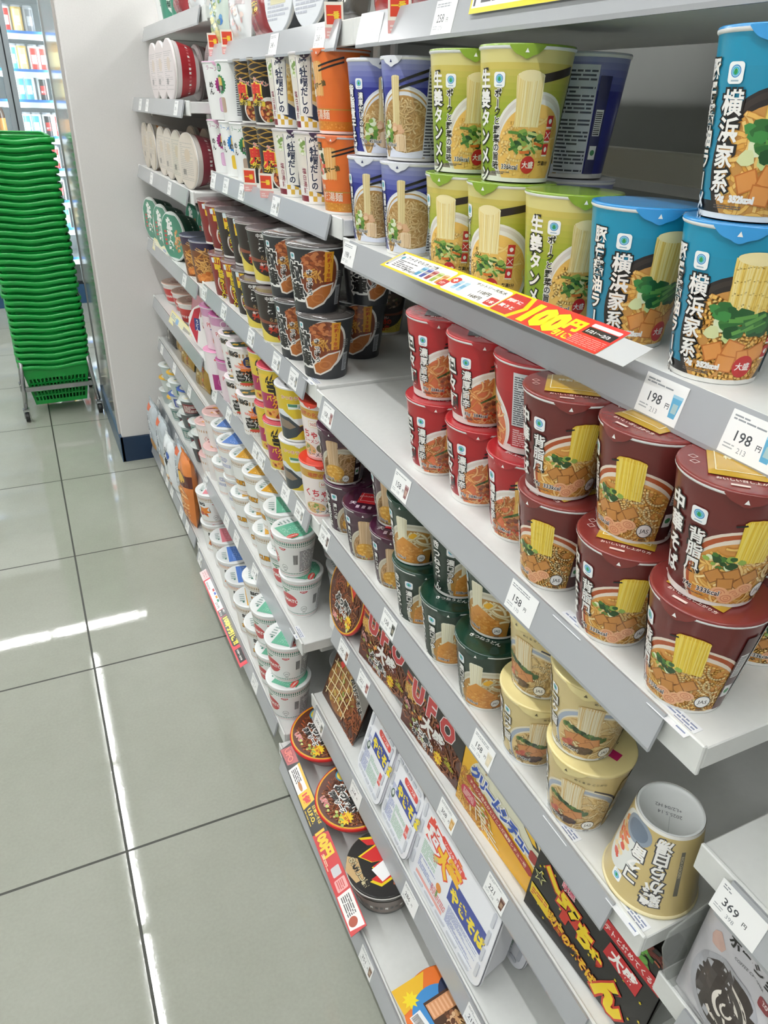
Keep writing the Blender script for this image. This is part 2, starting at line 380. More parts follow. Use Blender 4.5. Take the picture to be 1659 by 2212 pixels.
# ---------------------------------------------------------------- shelving
XB=.86
RAIL=M('#a6a9ac',.22,.5,coat=.3,var=.03); PANEL=M('#8f918d',.5)
YE=[-.51,-1.41,-2.31,-3.21,-4.11]; BAY=['far bay','middle bay','near bay','bay beside the camera']
for i in range(4):
    y1,y0=YE[i],YE[i+1]
    t=thing('shelving_rack','white steel shelving rack of the '+BAY[i],'shelving',(XB,(y0+y1)/2,0),(0,0,0),'shelving racks along the aisle')
    h=(y1-y0)/2
    for s in (-1,1):
        pm=MB().box((.0,s*(h-.022)-.018,0),(.045,s*(h-.022)+.018,1.75),STEEL)
        for k in range(40): pm.box((-.0006,s*(h-.022)-.005,.1+k*.04),(.0005,s*(h-.022)+.005,.122+k*.04),M('#303230',.6))
        link('upright',pm.mesh('upright'),t)
    zt=1.13 if i==2 else 1.75
    link('back_panel',MB().box((.012,-h+.04,.06),(.02,h-.04,zt),PANEL).mesh('back_panel'),t)
    if i==2:
        link('back_panel',MB().box((.012,-h+.04,1.47),(.02,h-.04,1.75),PANEL).mesh('back_panel'),t)
        link('cross_bar',bevel(MB().box((.0,-h+.04,1.26),(.03,h-.04,1.30),M('#c4c2b2',.4)).mesh('cross_bar'),.003),t)
    link('kick_plate',MB().box((-XB+.385,-h,0),(-XB+.40,h,.062),M('#4a4c4b',.5)).mesh('kick_plate'),t)
def shelf(i,z,xf,where,th=.025,rail=True,y0=None,y1=None,drop=.04):
    a,b=(YE[i+1] if y0 is None else y0),(YE[i] if y1 is None else y1)
    t=thing('shelf','white steel shelf, '+where+' of the '+BAY[i],'shelf',(xf,(a+b)/2,z),(0,0,0),'shelves')
    h=(b-a)/2-.0008
    o=MB().box((.004,-h,-th),(XB-xf-.002,h,0),WHITE); o.box((0,-h,-th-.006),(.0045,h,.0025),WHITE)
    link('board',bevel(o.mesh('board'),.0012,1),t)
    if z>.12:
        for s in (-1,1): link('bracket',bevel(MB().box((.05,s*(h-.03)-.011,-th-.028),(XB-xf-.004,s*(h-.03)+.011,-th),M('#d2d3d0',.4)).mesh('bracket'),.003,1),t)
    if rail:
        x0,zz=-.001,.003; e=h-.04
        pr=[(x0,zz),(x0-.003,zz+.001),(x0-.0125,zz-drop+.004),(x0-.0122,zz-drop),(x0-.0095,zz-drop),(x0-.0005,zz-.006)]
        mb=MB(); n=len(pr); vs=[(x,s*e,q) for s in (-1,1) for x,q in pr]
        mb.add(vs,[tuple(range(n)),tuple(range(n,2*n))[::-1]]+[(k,n+k,n+(k+1)%n,(k+1)%n) for k in range(n)],RAIL)
        link('price_rail',mb.mesh('price_rail'),t)['label']='grey clear plastic price rail'
    return t
SH={}
def S(key,i,z,xf,where,**k): SH[key]=(z,xf); shelf(i,z,xf,where,**k)
for key,z,xf,wh in (('A0',1.45,.52,'top shelf'),('A1',1.152,.505,'second shelf from the top'),('A2',.899,.456,'third shelf from the top'),('A3',.633,.463,'fourth shelf from the top'),('A4',.398,.478,'fifth shelf from the top'),('A5',.191,.433,'lowest raised shelf'),('A6',.071,.353,'base shelf')): S(key,2,z,xf,wh)
for key,z,xf,wh in (('B0',1.45,.52,'top shelf'),('B1',1.18,.503,'second shelf from the top'),('B2',.905,.456,'third shelf from the top'),('B3',.621,.4576,'fourth shelf from the top'),('B4',.335,.415,'lowest raised shelf'),('B5',.088,.367,'base shelf')): S(key,1,z,xf,wh)
for key,z,xf,wh in (('C0',1.535,.52,'top shelf'),('C1',1.335,.462,'second shelf from the top'),('C2',1.129,.453,'third shelf from the top'),('C3',.885,.455,'fourth shelf from the top'),('C4',.675,.45,'fifth shelf from the top'),('C5',.512,.45,'sixth shelf from the top'),('C6',.265,.42,'lowest raised shelf'),('C7',.08,.375,'base shelf')): S(key,0,z,xf,wh)
for key,z,xf,wh in (('D1',.762,.495,'upper shelf'),('D2',.55,.503,'lower shelf')): S(key,3,z,xf,wh)
# ---------------------------------------------------------------- drinks cooler at the back
def cooler():
    Y=2.36; t=thing('drinks_cooler','tall glass-door drinks cooler standing at the back wall','cooler',(0,Y,0))
    GREY=M('#a9b0b4',.3); DARK=M('#2c3235',.4)
    P=lambda n,mb,l=None: link(n,mb.mesh(n),t)
    P('cabinet',MB().box((-1.6,.62,.12),(.8,.66,2.1),M('#d8e2e4',.5)).box((-1.6,0.03,1.86),(.8,.66,2.2),M('#d6dadb',.4)).box((-1.6,.03,.13),(.8,.64,.16),DARK).box((.79,.03,.12),(.82,.66,2.2),GREY))
    P('kick_plate',MB().box((-1.6,.0,0),(.82,.05,.13),M('#2f5578',.4)))
    for k,x in enumerate((-1.3,-.56,.14,.40)):
        if k==3: P('door_frame',MB().box((.375,-.02,.15),(.425,.02,1.87),M('#b3bcc0',.25)))
        else:
            P('door_frame',MB().box((x-.035,-.02,.15),(x-.004,.02,1.87),M('#9fa8ac',.25))); P('door_frame',MB().box((x+.004,-.02,.15),(x+.035,.02,1.87),M('#9fa8ac',.25)))
            P('door_seal',MB().box((x-.004,-.005,.15),(x+.004,.02,1.87),DARK))
    for a,b in ((-1.26,-.6),(-.52,.10),(.18,.375)):
        P('glass_door',MB().box((a,-.004,.16),(b,.0,1.86),M('#e8f4f2',.02,.5,var=0,alpha=.1)))
    for x in (-1.3,-.56,.14,.40): P('inner_lamp',MB().box((x-.018,.026,.25),(x+.018,.036,1.8),M('#f4fbff',.5,var=0,emit=16)))
    for k,z in enumerate((.30,.50,.68,.88,1.075,1.285,1.455,1.66)):
        sh=P('cooler_shelf',MB().box((-1.58,.07,z-.03),(.78,.6,z-.018),M('#e9eef0',.4)))
        link('rail',MB().box((-1.58,.055,z-.035),(.78,.07,z-.002),M('#dfe6ea',.3)).box((-1.58,.0545,z-.003),(.78,.071,z+.012),M('#3c7fd0',.3)).mesh('rail'),sh)
    return Y
CY=cooler()
def can_kind(k,c1,c2,c3,h=.168,r=.032):
    b=Art(k); b.rect(-20,20,24,h*1000-22,c2); b.rect(-14,60,18,110,c3); b.text('ビール' if k%2 else '麦酒',-12,70,13,c1,bold=.03)
    w=cup_mesh('can_body',r,r+.0001,h-.012,[(0,h*1000-12,c1)],b,seg=36)
    e=MB().lathe([(r,h-.0125),(r-.005,h-.003),(r-.006,h),(r-.0085,h-.002),(.001,h-.003)],M('#c9cccd',.25,metal=.8),36,cap0=False).mesh('can_top')
    KIND['can%d'%k]=dict(name='drink_can',cat='can',parts=[('can_body',w,None),('can_top',e,None)])
for k,c in enumerate((('#d6dbd8','#c63a34','#f2f2ee'),('#cfae58','#e7d9a2','#f4f1e4'),('#e9eceb','#d4463c','#e9eceb'),('#e6eef0','#5cb8c4','#f3f7f7'),('#cfd4d2','#333333','#b63a36'),('#9aa0a4','#74797c','#b4b8ba'))): can_kind(k,*c)
def bottle_kind(k,c,lab):
    m=MB().lathe([(.001,0),(.03,0),(.033,.006),(.033,.15),(.028,.18),(.014,.21),(.013,.235)],M(c,.12,coat=.4),32)
    cp=MB().lathe([(.0145,.232),(.015,.25),(.001,.252)],M('#e9ecec',.4),24); lb=MB().lathe([(.0334,.05),(.0334,.13)],PR(lab),32,cap0=False,cap1=False)
    KIND['bottle%d'%k]=dict(name='drink_bottle',cat='bottle',parts=[('bottle_body',m.mesh('bottle_body'),None),('cap',cp.mesh('cap'),None),('wrap_label',lb.mesh('wrap_label'),None)])
bottle_kind(0,'#c8962e','#e8d28a'); bottle_kind(1,'#4a2d1a','#c98a3a'); bottle_kind(2,'#a89a52','#dfe0cf')
DW=['lilac','beer']
rows=[(1.66,[(.185,0),(.25,1),(.315,5)],'top'),(1.455,[(.19,3),(.24,1),(.31,2),(.37,2)],'second'),(1.285,[(.20,3),(.255,3),(.33,4)],'third'),(1.075,[(.205,3),(.26,3),(.325,4),(.385,0)],'fourth'),(.88,[(.21,2),(.275,4),(.335,0)],'fifth'),(.68,[(.2,1),(.27,2),(.335,4)],'sixth'),(.50,[(.2,5),(.27,0),(.335,3)],'seventh')]
od=['first','second','third','fourth','fifth','sixth','seventh','eighth','ninth','tenth','eleventh','twelfth','thirteenth','fourteenth']
cn=['red and silver','gold','white and red','pale blue','silver and black','dull grey']
for z,l,wh in rows:
    for q,(x,k) in enumerate(l):
        put('can%d'%k,(x,CY+.12,z-.018),(0,0,-PI/2+R.uniform(-.3,.3)),f'{cn[k]} drink can, {od[q]} from the door post, {wh} cooler shelf','cans in the cooler')
for z,l,wh in ((1.455,[(-.03,0),(.05,0)],'second'),(1.285,[(-.05,0),(.03,0)],'third'),(1.075,[(-.04,1),(.04,1)],'fourth'),(.88,[(-.03,2),(.05,2)],'fifth'),(.68,[(-.03,1),(.05,2)],'sixth'),(.5,[(-.03,0),(.05,0)],'seventh')):
    for q,(x,k) in enumerate(l): put('bottle%d'%k,(x,CY+.12,z-.018),(0,0,0),f'{["amber","dark brown","pale green"][k]} bottle behind the left glass door, {wh} cooler shelf, {["outer","inner"][q]} one','bottles in the cooler')
# ---------------------------------------------------------------- green baskets on their trolley
GREEN=M('#0f9a3c',.32,.5,var=.05,vscale=6); W2,D2=.150,.19
def basket_meshes(kind='basket',tp=.78):
    b=MB(); H=.2; 
    def sec(z): k=tp+(1-tp)*z/H; return W2*k-.004,D2*k-.004
    def wall(axis,s,mb):
        nx=15 if axis=='x' else 19
        # slotted wall: full rows at bottom, middle and top, uprights between the slots
        rowsz=[(0,.02),(.04,.047),(.067,.085),(.105,.112),(.132,.2)]
        def pt(u,z):
            w,d=sec(z); return (u*w,s*d,z) if axis=='x' else (s*w,u*d,z)
        t=.0022
        def pan(u0,u1,z0,z1):
            q=[pt(u0,z0),pt(u1,z0),pt(u1,z1),pt(u0,z1)]; off=(0,-s*t,0) if axis=='x' else (-s*t,0,0)
            q2=[tuple(a+b_ for a,b_ in zip(p,off)) for p in q]; 
            fs=[(0,1,2,3),(7,6,5,4),(0,4,5,1),(1,5,6,2),(2,6,7,3),(3,7,4,0)]
            mb.add(q+q2,fs,GREEN)
        for z0,z1 in rowsz: pan(-.93,.93,z0,z1)
        pan(-1,-.93,0,H); pan(.93,1,0,H)
        for k in range(nx+1):
            u=-.93+1.86*k/nx; pan(u-.02,u+.02,.02,.132)
    for s in (-1,1): wall('x',s,b); wall('y',s,b)
    w,d=sec(0); b.box((-w,-d,0),(w,d,.003),GREEN)
    body=b.mesh('tub')
    o=rrect(2*W2,2*D2,.03,6); n=len(o); r=MB(); vs=[];fs=[]
    # rolled rim, dipping at the middle of each side
    prof=[(0,-.004),(.006,-.016),(.011,-.016),(.0125,-.004),(.010,.001),(.003,.002)]
    P=[]
    for i in range(n):
        p=Vector((*o[i],0)); q=Vector((*o[(i+1)%n],0)); m=max(1,int((q-p).length/.02))
        for k in range(m): P.append(p.lerp(q,k/m))
    N=len(P)
    for i,p in enumerate(P):
        dn=(P[(i+1)%N]-P[i-1]).normalized(); nr=Vector((dn.y,-dn.x,0))
        dip=-.011*max(0,math.cos(p.x/W2*PI/2*1.25))**2*(abs(p.y)>D2-.01)-.006*max(0,math.cos(p.y/D2*PI/2*1.5))**2*(abs(p.x)>W2-.01)
        for a,z in prof: vs.append(p+nr*(a-.004)+Vector((0,0,.2+z+dip)))
    q=len(prof)
    for i in range(N):
        for k in range(q): fs.append((i*q+k,((i+1)%N)*q+k,((i+1)%N)*q+(k+1)%q,i*q+(k+1)%q))
    r.add(vs,fs,GREEN,True); rim=r.mesh('rim')
    hs=[]
    for s in (-1,1):
        h=MB(); h.tube([(-W2+.006,s*.01,.196),(-W2+.012,s*.05,.203),(-W2+.012,s*(D2-.03),.204),(-W2+.03,s*(D2-.014),.205),(W2-.03,s*(D2-.014),.205),(W2-.012,s*(D2-.03),.204),(W2-.012,s*.05,.203),(W2-.006,s*.01,.196)],.0042,GREEN)
        hs.append(('handle',h.mesh('handle'),None))
    KIND[kind]=dict(name='shopping_basket',cat='basket',parts=[('tub',body,None),('rim',rim,None)]+hs)
basket_meshes(); basket_meshes('basket_up',.66)
BX,BYc,NB,PB=.062,.30,33,.0290
for k in range(NB):
    lb='lowest green basket, its slotted tub showing above the trolley' if k==0 else 'topmost green shopping basket of the tall stack' if k==NB-1 else f'green basket rim in the tall stack, number {k+1} up from the trolley'
    put('basket' if k==0 else 'basket_up',(BX+R.uniform(-.003,.003),BYc+R.uniform(-.003,.003),.055+k*PB),(R.uniform(-.006,.006),R.uniform(-.006,.006),.02+R.uniform(-.012,.012)),lb,'green baskets in the stack')
def trolley():
    t=thing('basket_trolley','chrome wheeled trolley under the stack of green baskets','trolley',(BX,BYc,0),(0,0,.02)); CH=M('#a9abab',.25,.5,metal=.85); BL=M('#191b1a',.5)
    fx,fy=.148,.19
    for s in (-1,1):
        link('side_frame',MB().tube([(s*(fx+.012),-fy-.006,.062),(s*(fx+.004),-fy,.15),(s*(fx-.004),-fy,.265),(s*(fx-.004),-fy+.03,.29),(s*(fx-.004),fy-.03,.29),(s*(fx-.004),fy,.265),(s*(fx+.004),fy,.15),(s*(fx+.012),fy+.006,.062)],.0095,CH,10).mesh('side_frame'),t)
    for y in (-fy,fy): link('cross_bar',MB().box((-fx,y-.006,.137),(fx,y+.006,.157),CH).mesh('cross_bar'),t)
    for sx in (-1,1):
        for sy in (-1,1):
            c=link('caster',MB().box((sx*(fx+.012)-.014,sy*(fy+.006)-.014,.052),(sx*(fx+.012)+.014,sy*(fy+.006)+.014,.06),CH).box((sx*(fx+.012)-.013,sy*(fy+.006)-.02,.018),(sx*(fx+.012)-.0105,sy*(fy+.006)+.012,.055),CH).box((sx*(fx+.012)+.0105,sy*(fy+.006)-.02,.018),(sx*(fx+.012)+.013,sy*(fy+.006)+.012,.055),CH).mesh('caster'),t)
            m4=Matrix.Translation((sx*(fx+.012),sy*(fy+.006)-.008,.0225))@Matrix.Rotation(PI/2,4,'Y')
            link('wheel',MB().lathe([(.012,-.009),(.021,-.009),(.0225,-.006),(.0225,.006),(.021,.009),(.012,.009)],BL,24,M4=m4).mesh('wheel'),c)
trolley()
# ---------------------------------------------------------------- printed noodle cups
def mixc(a,b,t):
    a=a.lstrip('#');b=b.lstrip('#'); return '#'+''.join('%02x'%round(int(a[i:i+2],16)*(1-t)+int(b[i:i+2],16)*t) for i in (0,2,4))
def grad(z0,z1,a,b,n=8): return [(z0+(z1-z0)*k/n,z0+(z1-z0)*(k+1)/n,mixc(a,b,(k+.5)/n)) for k in range(n)]
SZ=dict(big=(.0355,.0483,.124),reg=(.0335,.0481,.107),cn=(.0335,.0483,.107),bk=(.038,.0515,.114),tall=(.0335,.0465,.118),tall2=(.034,.0475,.1185),cnb=(.0395,.0515,.1055))
def cup(kind,size,bands,art,lid,lidart=None,tab=True,tabcol=None,foil=True,extra=(),rim='#eef0ee',name='noodle_cup',wd=34,ln=11,mark='#f4f4f0'):
    rb,rt,h=SZ[size]
    if art: art.clip=None
    P=[('cup_body',cup_mesh('cup_body',rb,rt,h-.003,bands,art),None),('lid',lid_mesh('lid',rt,h,lid,lidart,foil,rim),None)]
    if tab: P.append(('pull_tab',tab_mesh('pull_tab',rb,rt,h,tabcol or lid,wd,ln,mark),None))
    P+=list(extra)
    KIND[kind]=dict(name=name,cat='noodle cup',parts=P,h=h)
WB='#ecebe6'; BK='#1b1a19'; WH='#f3f2ee'; RD='#c3232b'
NOO=['#8a5a22','#e8c063','#efd07c','#d9a94c']; NOOP=['#a57f45','#d9bb84','#e3cb98','#c9a36a']; NOOY=['#b07f1e','#f0d058','#f3dc7c','#e4bb3c']
GRN=['#3e6a2a','#5b8a35','#274d22','#89a94a']; 
def infopanel(a,x0,x1,y0=6,y1=100,bgc='#dcdfe0',rows=26):
    a.rect(x0,y0,x1,y1,bgc); a.fine(x0+1.5,y0+2,x1-1.5,y1-3,rows,'#4a4d55',.5)
def sidebar(a,x,bgc,h=100):
    a.rect(x,5,x+13,h-8,bgc); a.rect(x+2,44,x+11,70,'#e4e6e4'); 
    a.rot=None; a.n+=1
    for k in range(12): a.face([(x+2.5,45+k*2),(x+10,45+k*2),(x+10,45+k*2+a.r.uniform(.6,1.5)),(x+2.5,45+k*2+1)],PR('#2c2c2c'))
    a.rect(x+2,20,x+11,34,'#e9ecea'); a.ell(x+6.5,27,3,3,'#3f8a55',12)
def icons(a,x,y):
    for k in range(3):
        a.rect(x-4,y-k*13-5,x+4,y-k*13+5,'#c42a2e'); a.rect(x-4,y-k*13-6.6,x+4,y-k*13-5.2,'#e9e4dd')
        if k==1: a.line([(x-3,y-16),(x+3,y-10)],.7,WH); a.line([(x-3,y-10),(x+3,y-16)],.7,WH)
        else: a.blob(x,y-k*13,2.4,WH,1.1)
def kcal(a,x,y,t,u,col=BK):
    a.text(t,x,y,6,col,WH,ow=.06); a.text(u,x+13,y-.5,6.4,col,WH,ow=.06); a.fine(x,y-5.5,x+24,y-2.5,2,'#66605a')
def omori(a,x,y,r=8.5): a.ell(x,y,r,r,'#bf2a2c',26); a.text('大盛',x,y-2.6,7,WH,anchor='c')
def fm(seed,h,title,sub,bowl,rimc,soup,tsz=16,ssz=9.5,subw=True,by=22,bx=14,rx=46,ry=46,logo=86):
    a=Art(seed); a.clip=(-75,4,76,h)
    a.ell(bx,by,rx+5,ry+8,bowl,44); a.ring(bx,by,rx+2.5,ry+5.5,4,rimc,44); a.ell(bx,by-3,rx-1,ry,soup,44)
    return a
def fm_text(a,title,sub,tsz,ssz,lx,ly,tx=-43,ty=84,sx=-25,sy=74,scol=(WH,BK),pitch=.98):
    a.logo(lx,ly,12); a.text(title,tx,ty,tsz,WH,BK,ow=.07,vert=True,bold=.035,pitch=pitch); a.text(sub,sx,sy,ssz,scol[0],scol[1],ow=.075,vert=True,bold=.025,pitch=1.0)
def sachet(x0,y0,x1,y1,col,t,tc):
    z=.1078; m=MB(); n=10; vs=[];fs=[]
    f=lambda u,v: z+.0028*max(0,(1-(2*u-1)**4)*(1-(2*v-1)**4))**.5
    for i in range(n+1):
        for j in range(n+1): vs.append(((x0+(x1-x0)*i/n)/1000,(y0+(y1-y0)*j/n)/1000,f(i/n,j/n)))
    for i in range(n):
        for j in range(n): q=i*(n+1)+j; fs.append((q,q+n+1,q+n+2,q+1))
    m.add(vs,fs,M(col,.2,.5,bump=.2,bscale=50,coat=.5),True)
    a=Art(8); a.text(t,(x0+x1)/2,(y0+y1)/2-3*len(t),min(7,.8*(y1-y0)/len(t)),tc,rot=PI/2,bold=.02); a.line([(x1-5,y0+5),(x1-5,y1-5),(x0+5,y1-5),(x0+5,y0+5),(x1-5,y0+5)],.7,tc)
    a.f=[(p,mm,nn) for p,mm,nn in a.f]
    for pts,mm,nn in a.split((x1-x0)/n,(y1-y0)/n): m.add([(px/1000,py/1000,f((px-x0)/(x1-x0),(py-y0)/(y1-y0))+.0002) for px,py in pts],[tuple(range(len(pts)))],mm,True)
    return m.mesh('sauce_sachet')
# green ginger noodles
a=fm(3,121,'','', '#eceae2','#dcd6cc','#edc064',bx=16,by=32,rx=40,ry=44)
a.noodles(16,34,37,34,['#dba84e','#f4d588','#f0c972','#ecc060'],46,2.4,.3); a.line([(6,92),(52,103)],7.5,'#2c221c')
a.bundle(-6,19,52,97,['#c7a350','#f2e2a4','#ecd68c','#f6ecbf'],9); a.ell(6,97,11,5,'#f3e6b0',18)
a.bits(12,38,20,11,26,4,GRN+['#c9d48a','#e8e6b4']); 
for k in range(12): a.slab(12+a.r.uniform(-22,16),38+a.r.uniform(-14,10),11,2.6,a.r.uniform(-1.2,1.2),a.r.choice(['#d8722a','#d8722a','#3c6d2b','#5d8d38','#c3d07f']))
a.clip=None; omori(a,14,17); icons(a,34,58); kcal(a,-30,13,'92g','336kcal'); a.text('熱湯5分',27,17,4.6,BK); fm_text(a,'生姜タンメン','ポークと野菜の旨味',17,8.2,-24,93,ty=101,sy=85,scol=(BK,WH),pitch=1.03)
a.jas(58,32,7,'#cfe0a0',None); sidebar(a,66,'#6e8a20',110); infopanel(a,82,125,8,108)
cup('green','big',[(0,5,WB),(5,9,'#8b8377')]+grad(9,62,'#7f9d1e','#8aa524',3)+grad(62,108,'#93a626','#d2c063',8)+[(108,121,'#d8cf86')],a,'#7fa02c',tabcol='#86a62c')
# blue pork-bone soy noodles
a=fm(5,121,'','','#2a2422','#39302c','#c8914a',bx=15,by=36,rx=44,ry=45)
a.noodles(15,36,43,43,['#b9772a','#ecbc62','#f0ca78','#e0a548'],95,2.9,.34)
a.bundle(2,33,54,101,['#b98a2a','#efd476','#f4e19a','#e5c057'],10); a.ell(17,101,15,5,'#f5e7ae',18)
a.blob(2,50,9,'#dfe7c2'); a.blob(10,42,8,'#c5d68f'); a.blob(-4,42,7,'#d9e0a8'); a.bits(28,50,25,10,30,6.5,['#2f6b33','#1f4f28','#3f7a38','#245a2c']); a.bits(2,60,14,4,9,5.5,['#2f6b33','#3f8a44','#24582c'])
for k in range(9): a.slab(16+a.r.uniform(-10,26),49+a.r.uniform(-7,8),17,3.2,a.r.uniform(-.2,.6),a.r.choice(['#5f9a48','#2f6b33','#79ad58']))
for x,y,r in ((0,27,.4),(16,30,-.3),(28,24,.2),(12,18,-.1),(38,28,.5)): a.slab(x,y,16,14,r,'#dc954e','#c0702f')
a.clip=None; omori(a,29,16,9.5); kcal(a,-24,13,'92g','352kcal',WH); icons(a,50,54)
fm_text(a,'豚骨醤油ラーメン','横浜家系',14.5,17,-23,95,tx=-46,ty=104,sx=-22,sy=84,pitch=1.0); sidebar(a,64,'#1b6f8c',110); infopanel(a,82,125,8,108)
cup('blue','big',[(0,4,WB),(4,12,'#23201f')]+grad(12,121,'#2a7f9e','#1690b4',5),a,'#2f8fd0',tabcol='#3b9bdc',wd=40)
# navy rich-broth noodles
a=fm(8,121,'','','#dfe3ea','#c39a5c','#b88e52',bx=16,by=34,rx=43,ry=48)
a.ring(16,34,45.5,53.5,2,'#eef0f2',44); a.noodles(16,32,42,44,NOOP,150,2.2,.4)
a.line([(4,92),(46,108)],3.2,BK); a.line([(4,85),(46,99)],3.2,BK); a.bundle(-1,10,40,100,['#a98b4e','#e2cf98','#ece0b4'],6)
a.bits(-12,34,9,17,22,4.5,GRN+['#dfe7c8']); a.bits(8,38,9,8,10,4.5,['#e0b48c','#d9a87e','#ecc9a4']); a.bundle(2,20,12,30,['#b98a5c','#e6c9a0','#f0d9b6'],5)
a.clip=None; a.poly([(-12,4),(46,4),(46,14),(20,10),(4,12),(-6,18)],'#dfe4f0'); kcal(a,-28,18,'95g','453kcal')
fm_text(a,'背脂煮干そば','濃厚だしの旨味',15,8.6,-30,92,tx=-48,ty=90,sx=-28,sy=81); infopanel(a,46,86,5,112,'#d3d8de'); sidebar(a,88,'#23285e',110)
cup('navy','big',[(0,5,WB)]+grad(5,88,'#272e80','#2a3190',3)+grad(88,121,'#4a52a4','#9da3c8',5),a,'#c9ccd6',tabcol='#e3e6ec',mark='#2a2f60')
# red spicy sesame noodles
RB=lambda t:[(0,5,WB),(5,9,'#e7e2dc')]+grad(9,104,'#a11d24','#b0252b',3)
a=fm(11,104,'','','#efece6','#e2d9d0','#d7744a',bx=20,by=27,rx=42,ry=38)
a.noodles(20,30,41,34,['#b8582c','#eeb070','#f2c48a','#dd8c4c'],80,2.2,.35)
a.bundle(14,36,40,84,['#c07a2c','#efc873','#f3d896','#e3ab4e'],8); a.line([(8,73),(16,76)],2.2,BK); a.line([(9,78),(16,81)],2.2,BK)
for k in range(7): a.line([(2+k*2,32+k),(26+k*3,46+k*1.2)],2.2,a.r.choice(['#2f4a22','#3f5e2c','#55723a']))
a.bits(27,26,19,13,46,3.2,['#7c4630','#93573c','#6a3828','#a5684a']); a.bits(12,14,12,5,14,2.4,['#c24a28','#e08a4c'])
a.clip=None; kcal(a,-20,13,'83g','384kcal'); fm_text(a,'担々麺','濃厚旨辛',21,12,-19,79,tx=-44,ty=80,sx=-18,sy=69,pitch=1.08)
a.text('めくる',33,92,4.5,WH); infopanel(a,70,118,34,96,'#cfd3d4',22); a.rect(70,8,118,33,'#b8383c'); a.fine(72,10,116,31,8,'#e8c9c9')
l=Art(2); l.rect(-26,-22,24,26,'#262426'); l.rect(-24,-20,22,24,'#2b282a'); l.line([(18,-16),(18,20),(-20,20),(-20,-16),(18,-16)],.6,'#6a6668'); l.text('液体スープ',30,-14,5.5,'#e8cfcf',rot=PI/2); l.fine(-40,-14,-30,14,3,'#e8cfcf')
cup('red','reg',RB(0),a,'#ad2a31',l,wd=30,ln=8)
# brown pork-fat style soba
a=fm(14,104,'','','#e9dccb','#b0532a','#d9994c',bx=18,by=28,rx=45,ry=40)
a.noodles(20,26,44,36,['#b9772a','#ecc06a','#f2d28c','#e0a850','#f5dca0'],130,2.1,.3)
a.bundle(4,28,46,82,['#c79a22','#f0d34e','#f4de74','#e6c036'],11); a.line([(-1,78),(5,80)],1.6,BK)
a.bits(-2,45,13,7,22,3.4,['#2f5a2a','#47762f','#8fae4e','#2a4d24','#e4ecc6']); 
for x,y,r in ((-6,30,.7),(7,33,.5),(16,26,.9),(4,24,.2),(22,32,.6)): a.slab(x,y,13,11,r,'#c78a45','#8f5a28')
for x,y in ((2,15),(15,15),(9,10),(22,20)): a.ell(x,y,7.5,5.5,'#e8b184',18); a.ring(x,y,5,3.6,.9,'#cf8560',14); a.ring(x,y,2.5,1.8,.8,'#cf8560',10)
a.clip=None; kcal(a,-30,12,'74g','333kcal'); a.jas(38,16,7.5); fm_text(a,'中華そば','背脂風',17,13.5,-26,78,tx=-47,ty=87,sx=-25,sy=66,pitch=1.1); sidebar(a,52,'#4a201e',98); infopanel(a,68,118,8,96)
l=Art(3); l.text('おいしい召し上がり方',31,-22,4.5,'#e6cfc6',rot=PI/2); l.fine(36,-12,39,12,1,'#e6cfc6'); l.ring(6,-36,4,4,.8,'#e6cfc6',4); l.ring(-4,-37,4,4,.8,'#e6cfc6',4)
EX=('sauce_sachet',sachet(-26,-27,25,25,'#b8922f','特製スープ','#efe6c0'),'mustard yellow sauce sachet under the film')
cup('brown','reg',[(0,6,WB)]+grad(6,104,'#5d2522','#6c2c29',3),a,'#7d322e',l,extra=[EX],wd=32,ln=9)
# dark green fried-tofu udon
a=fm(17,104,'','','#d9d6c6','#c8c3ad','#b8873f',bx=20,by=28,rx=43,ry=40)
a.noodles(22,38,38,24,['#a98a52','#e6d9ae','#efe6c4'],26,3.2,.25); a.bits(18,56,5,3,5,4.5,['#edb51f','#f2c535']); a.bits(2,34,8,6,7,3.4,['#e0a17a','#e8b592'])
a.bundle(-8,9,34,82,['#b9b18c','#e7e2c4','#efecd6'],7,top=4)
a.poly([(-16,5),(-13,34),(2,50),(18,42),(20,5)],'#d6933f'); a.poly([(18,5),(17,42),(34,30),(44,5)],'#ca8535'); a.bits(13,22,26,15,90,2.2,['#d6933f','#dd9d4c','#cb8735','#e2a95c'])
a.clip=None; kcal(a,-26,10,'79g','338kcal'); a.jas(33,15,7.5); fm_text(a,'きつねうどん','濃口つゆ',14,11,-23,80,tx=-46,ty=90,sx=-23,sy=68,pitch=1.02); sidebar(a,49,'#1c2c22',98); infopanel(a,66,116,8,96)
l=Art(4); l.text('きつねうどん',22,-24,7.5,WH,rot=PI/2); l.fine(-36,-16,-24,16,4,'#c9d6cd'); l.rect(-14,-30,-4,-12,'#c8343a'); l.text('あ と め く る',-18,-12,3,WH,rot=PI/2)
cup('dgreen','reg',[(0,5,WB)]+grad(5,104,'#22342a','#2a3d33',3),a,'#173d2f',l,wd=32,ln=8)
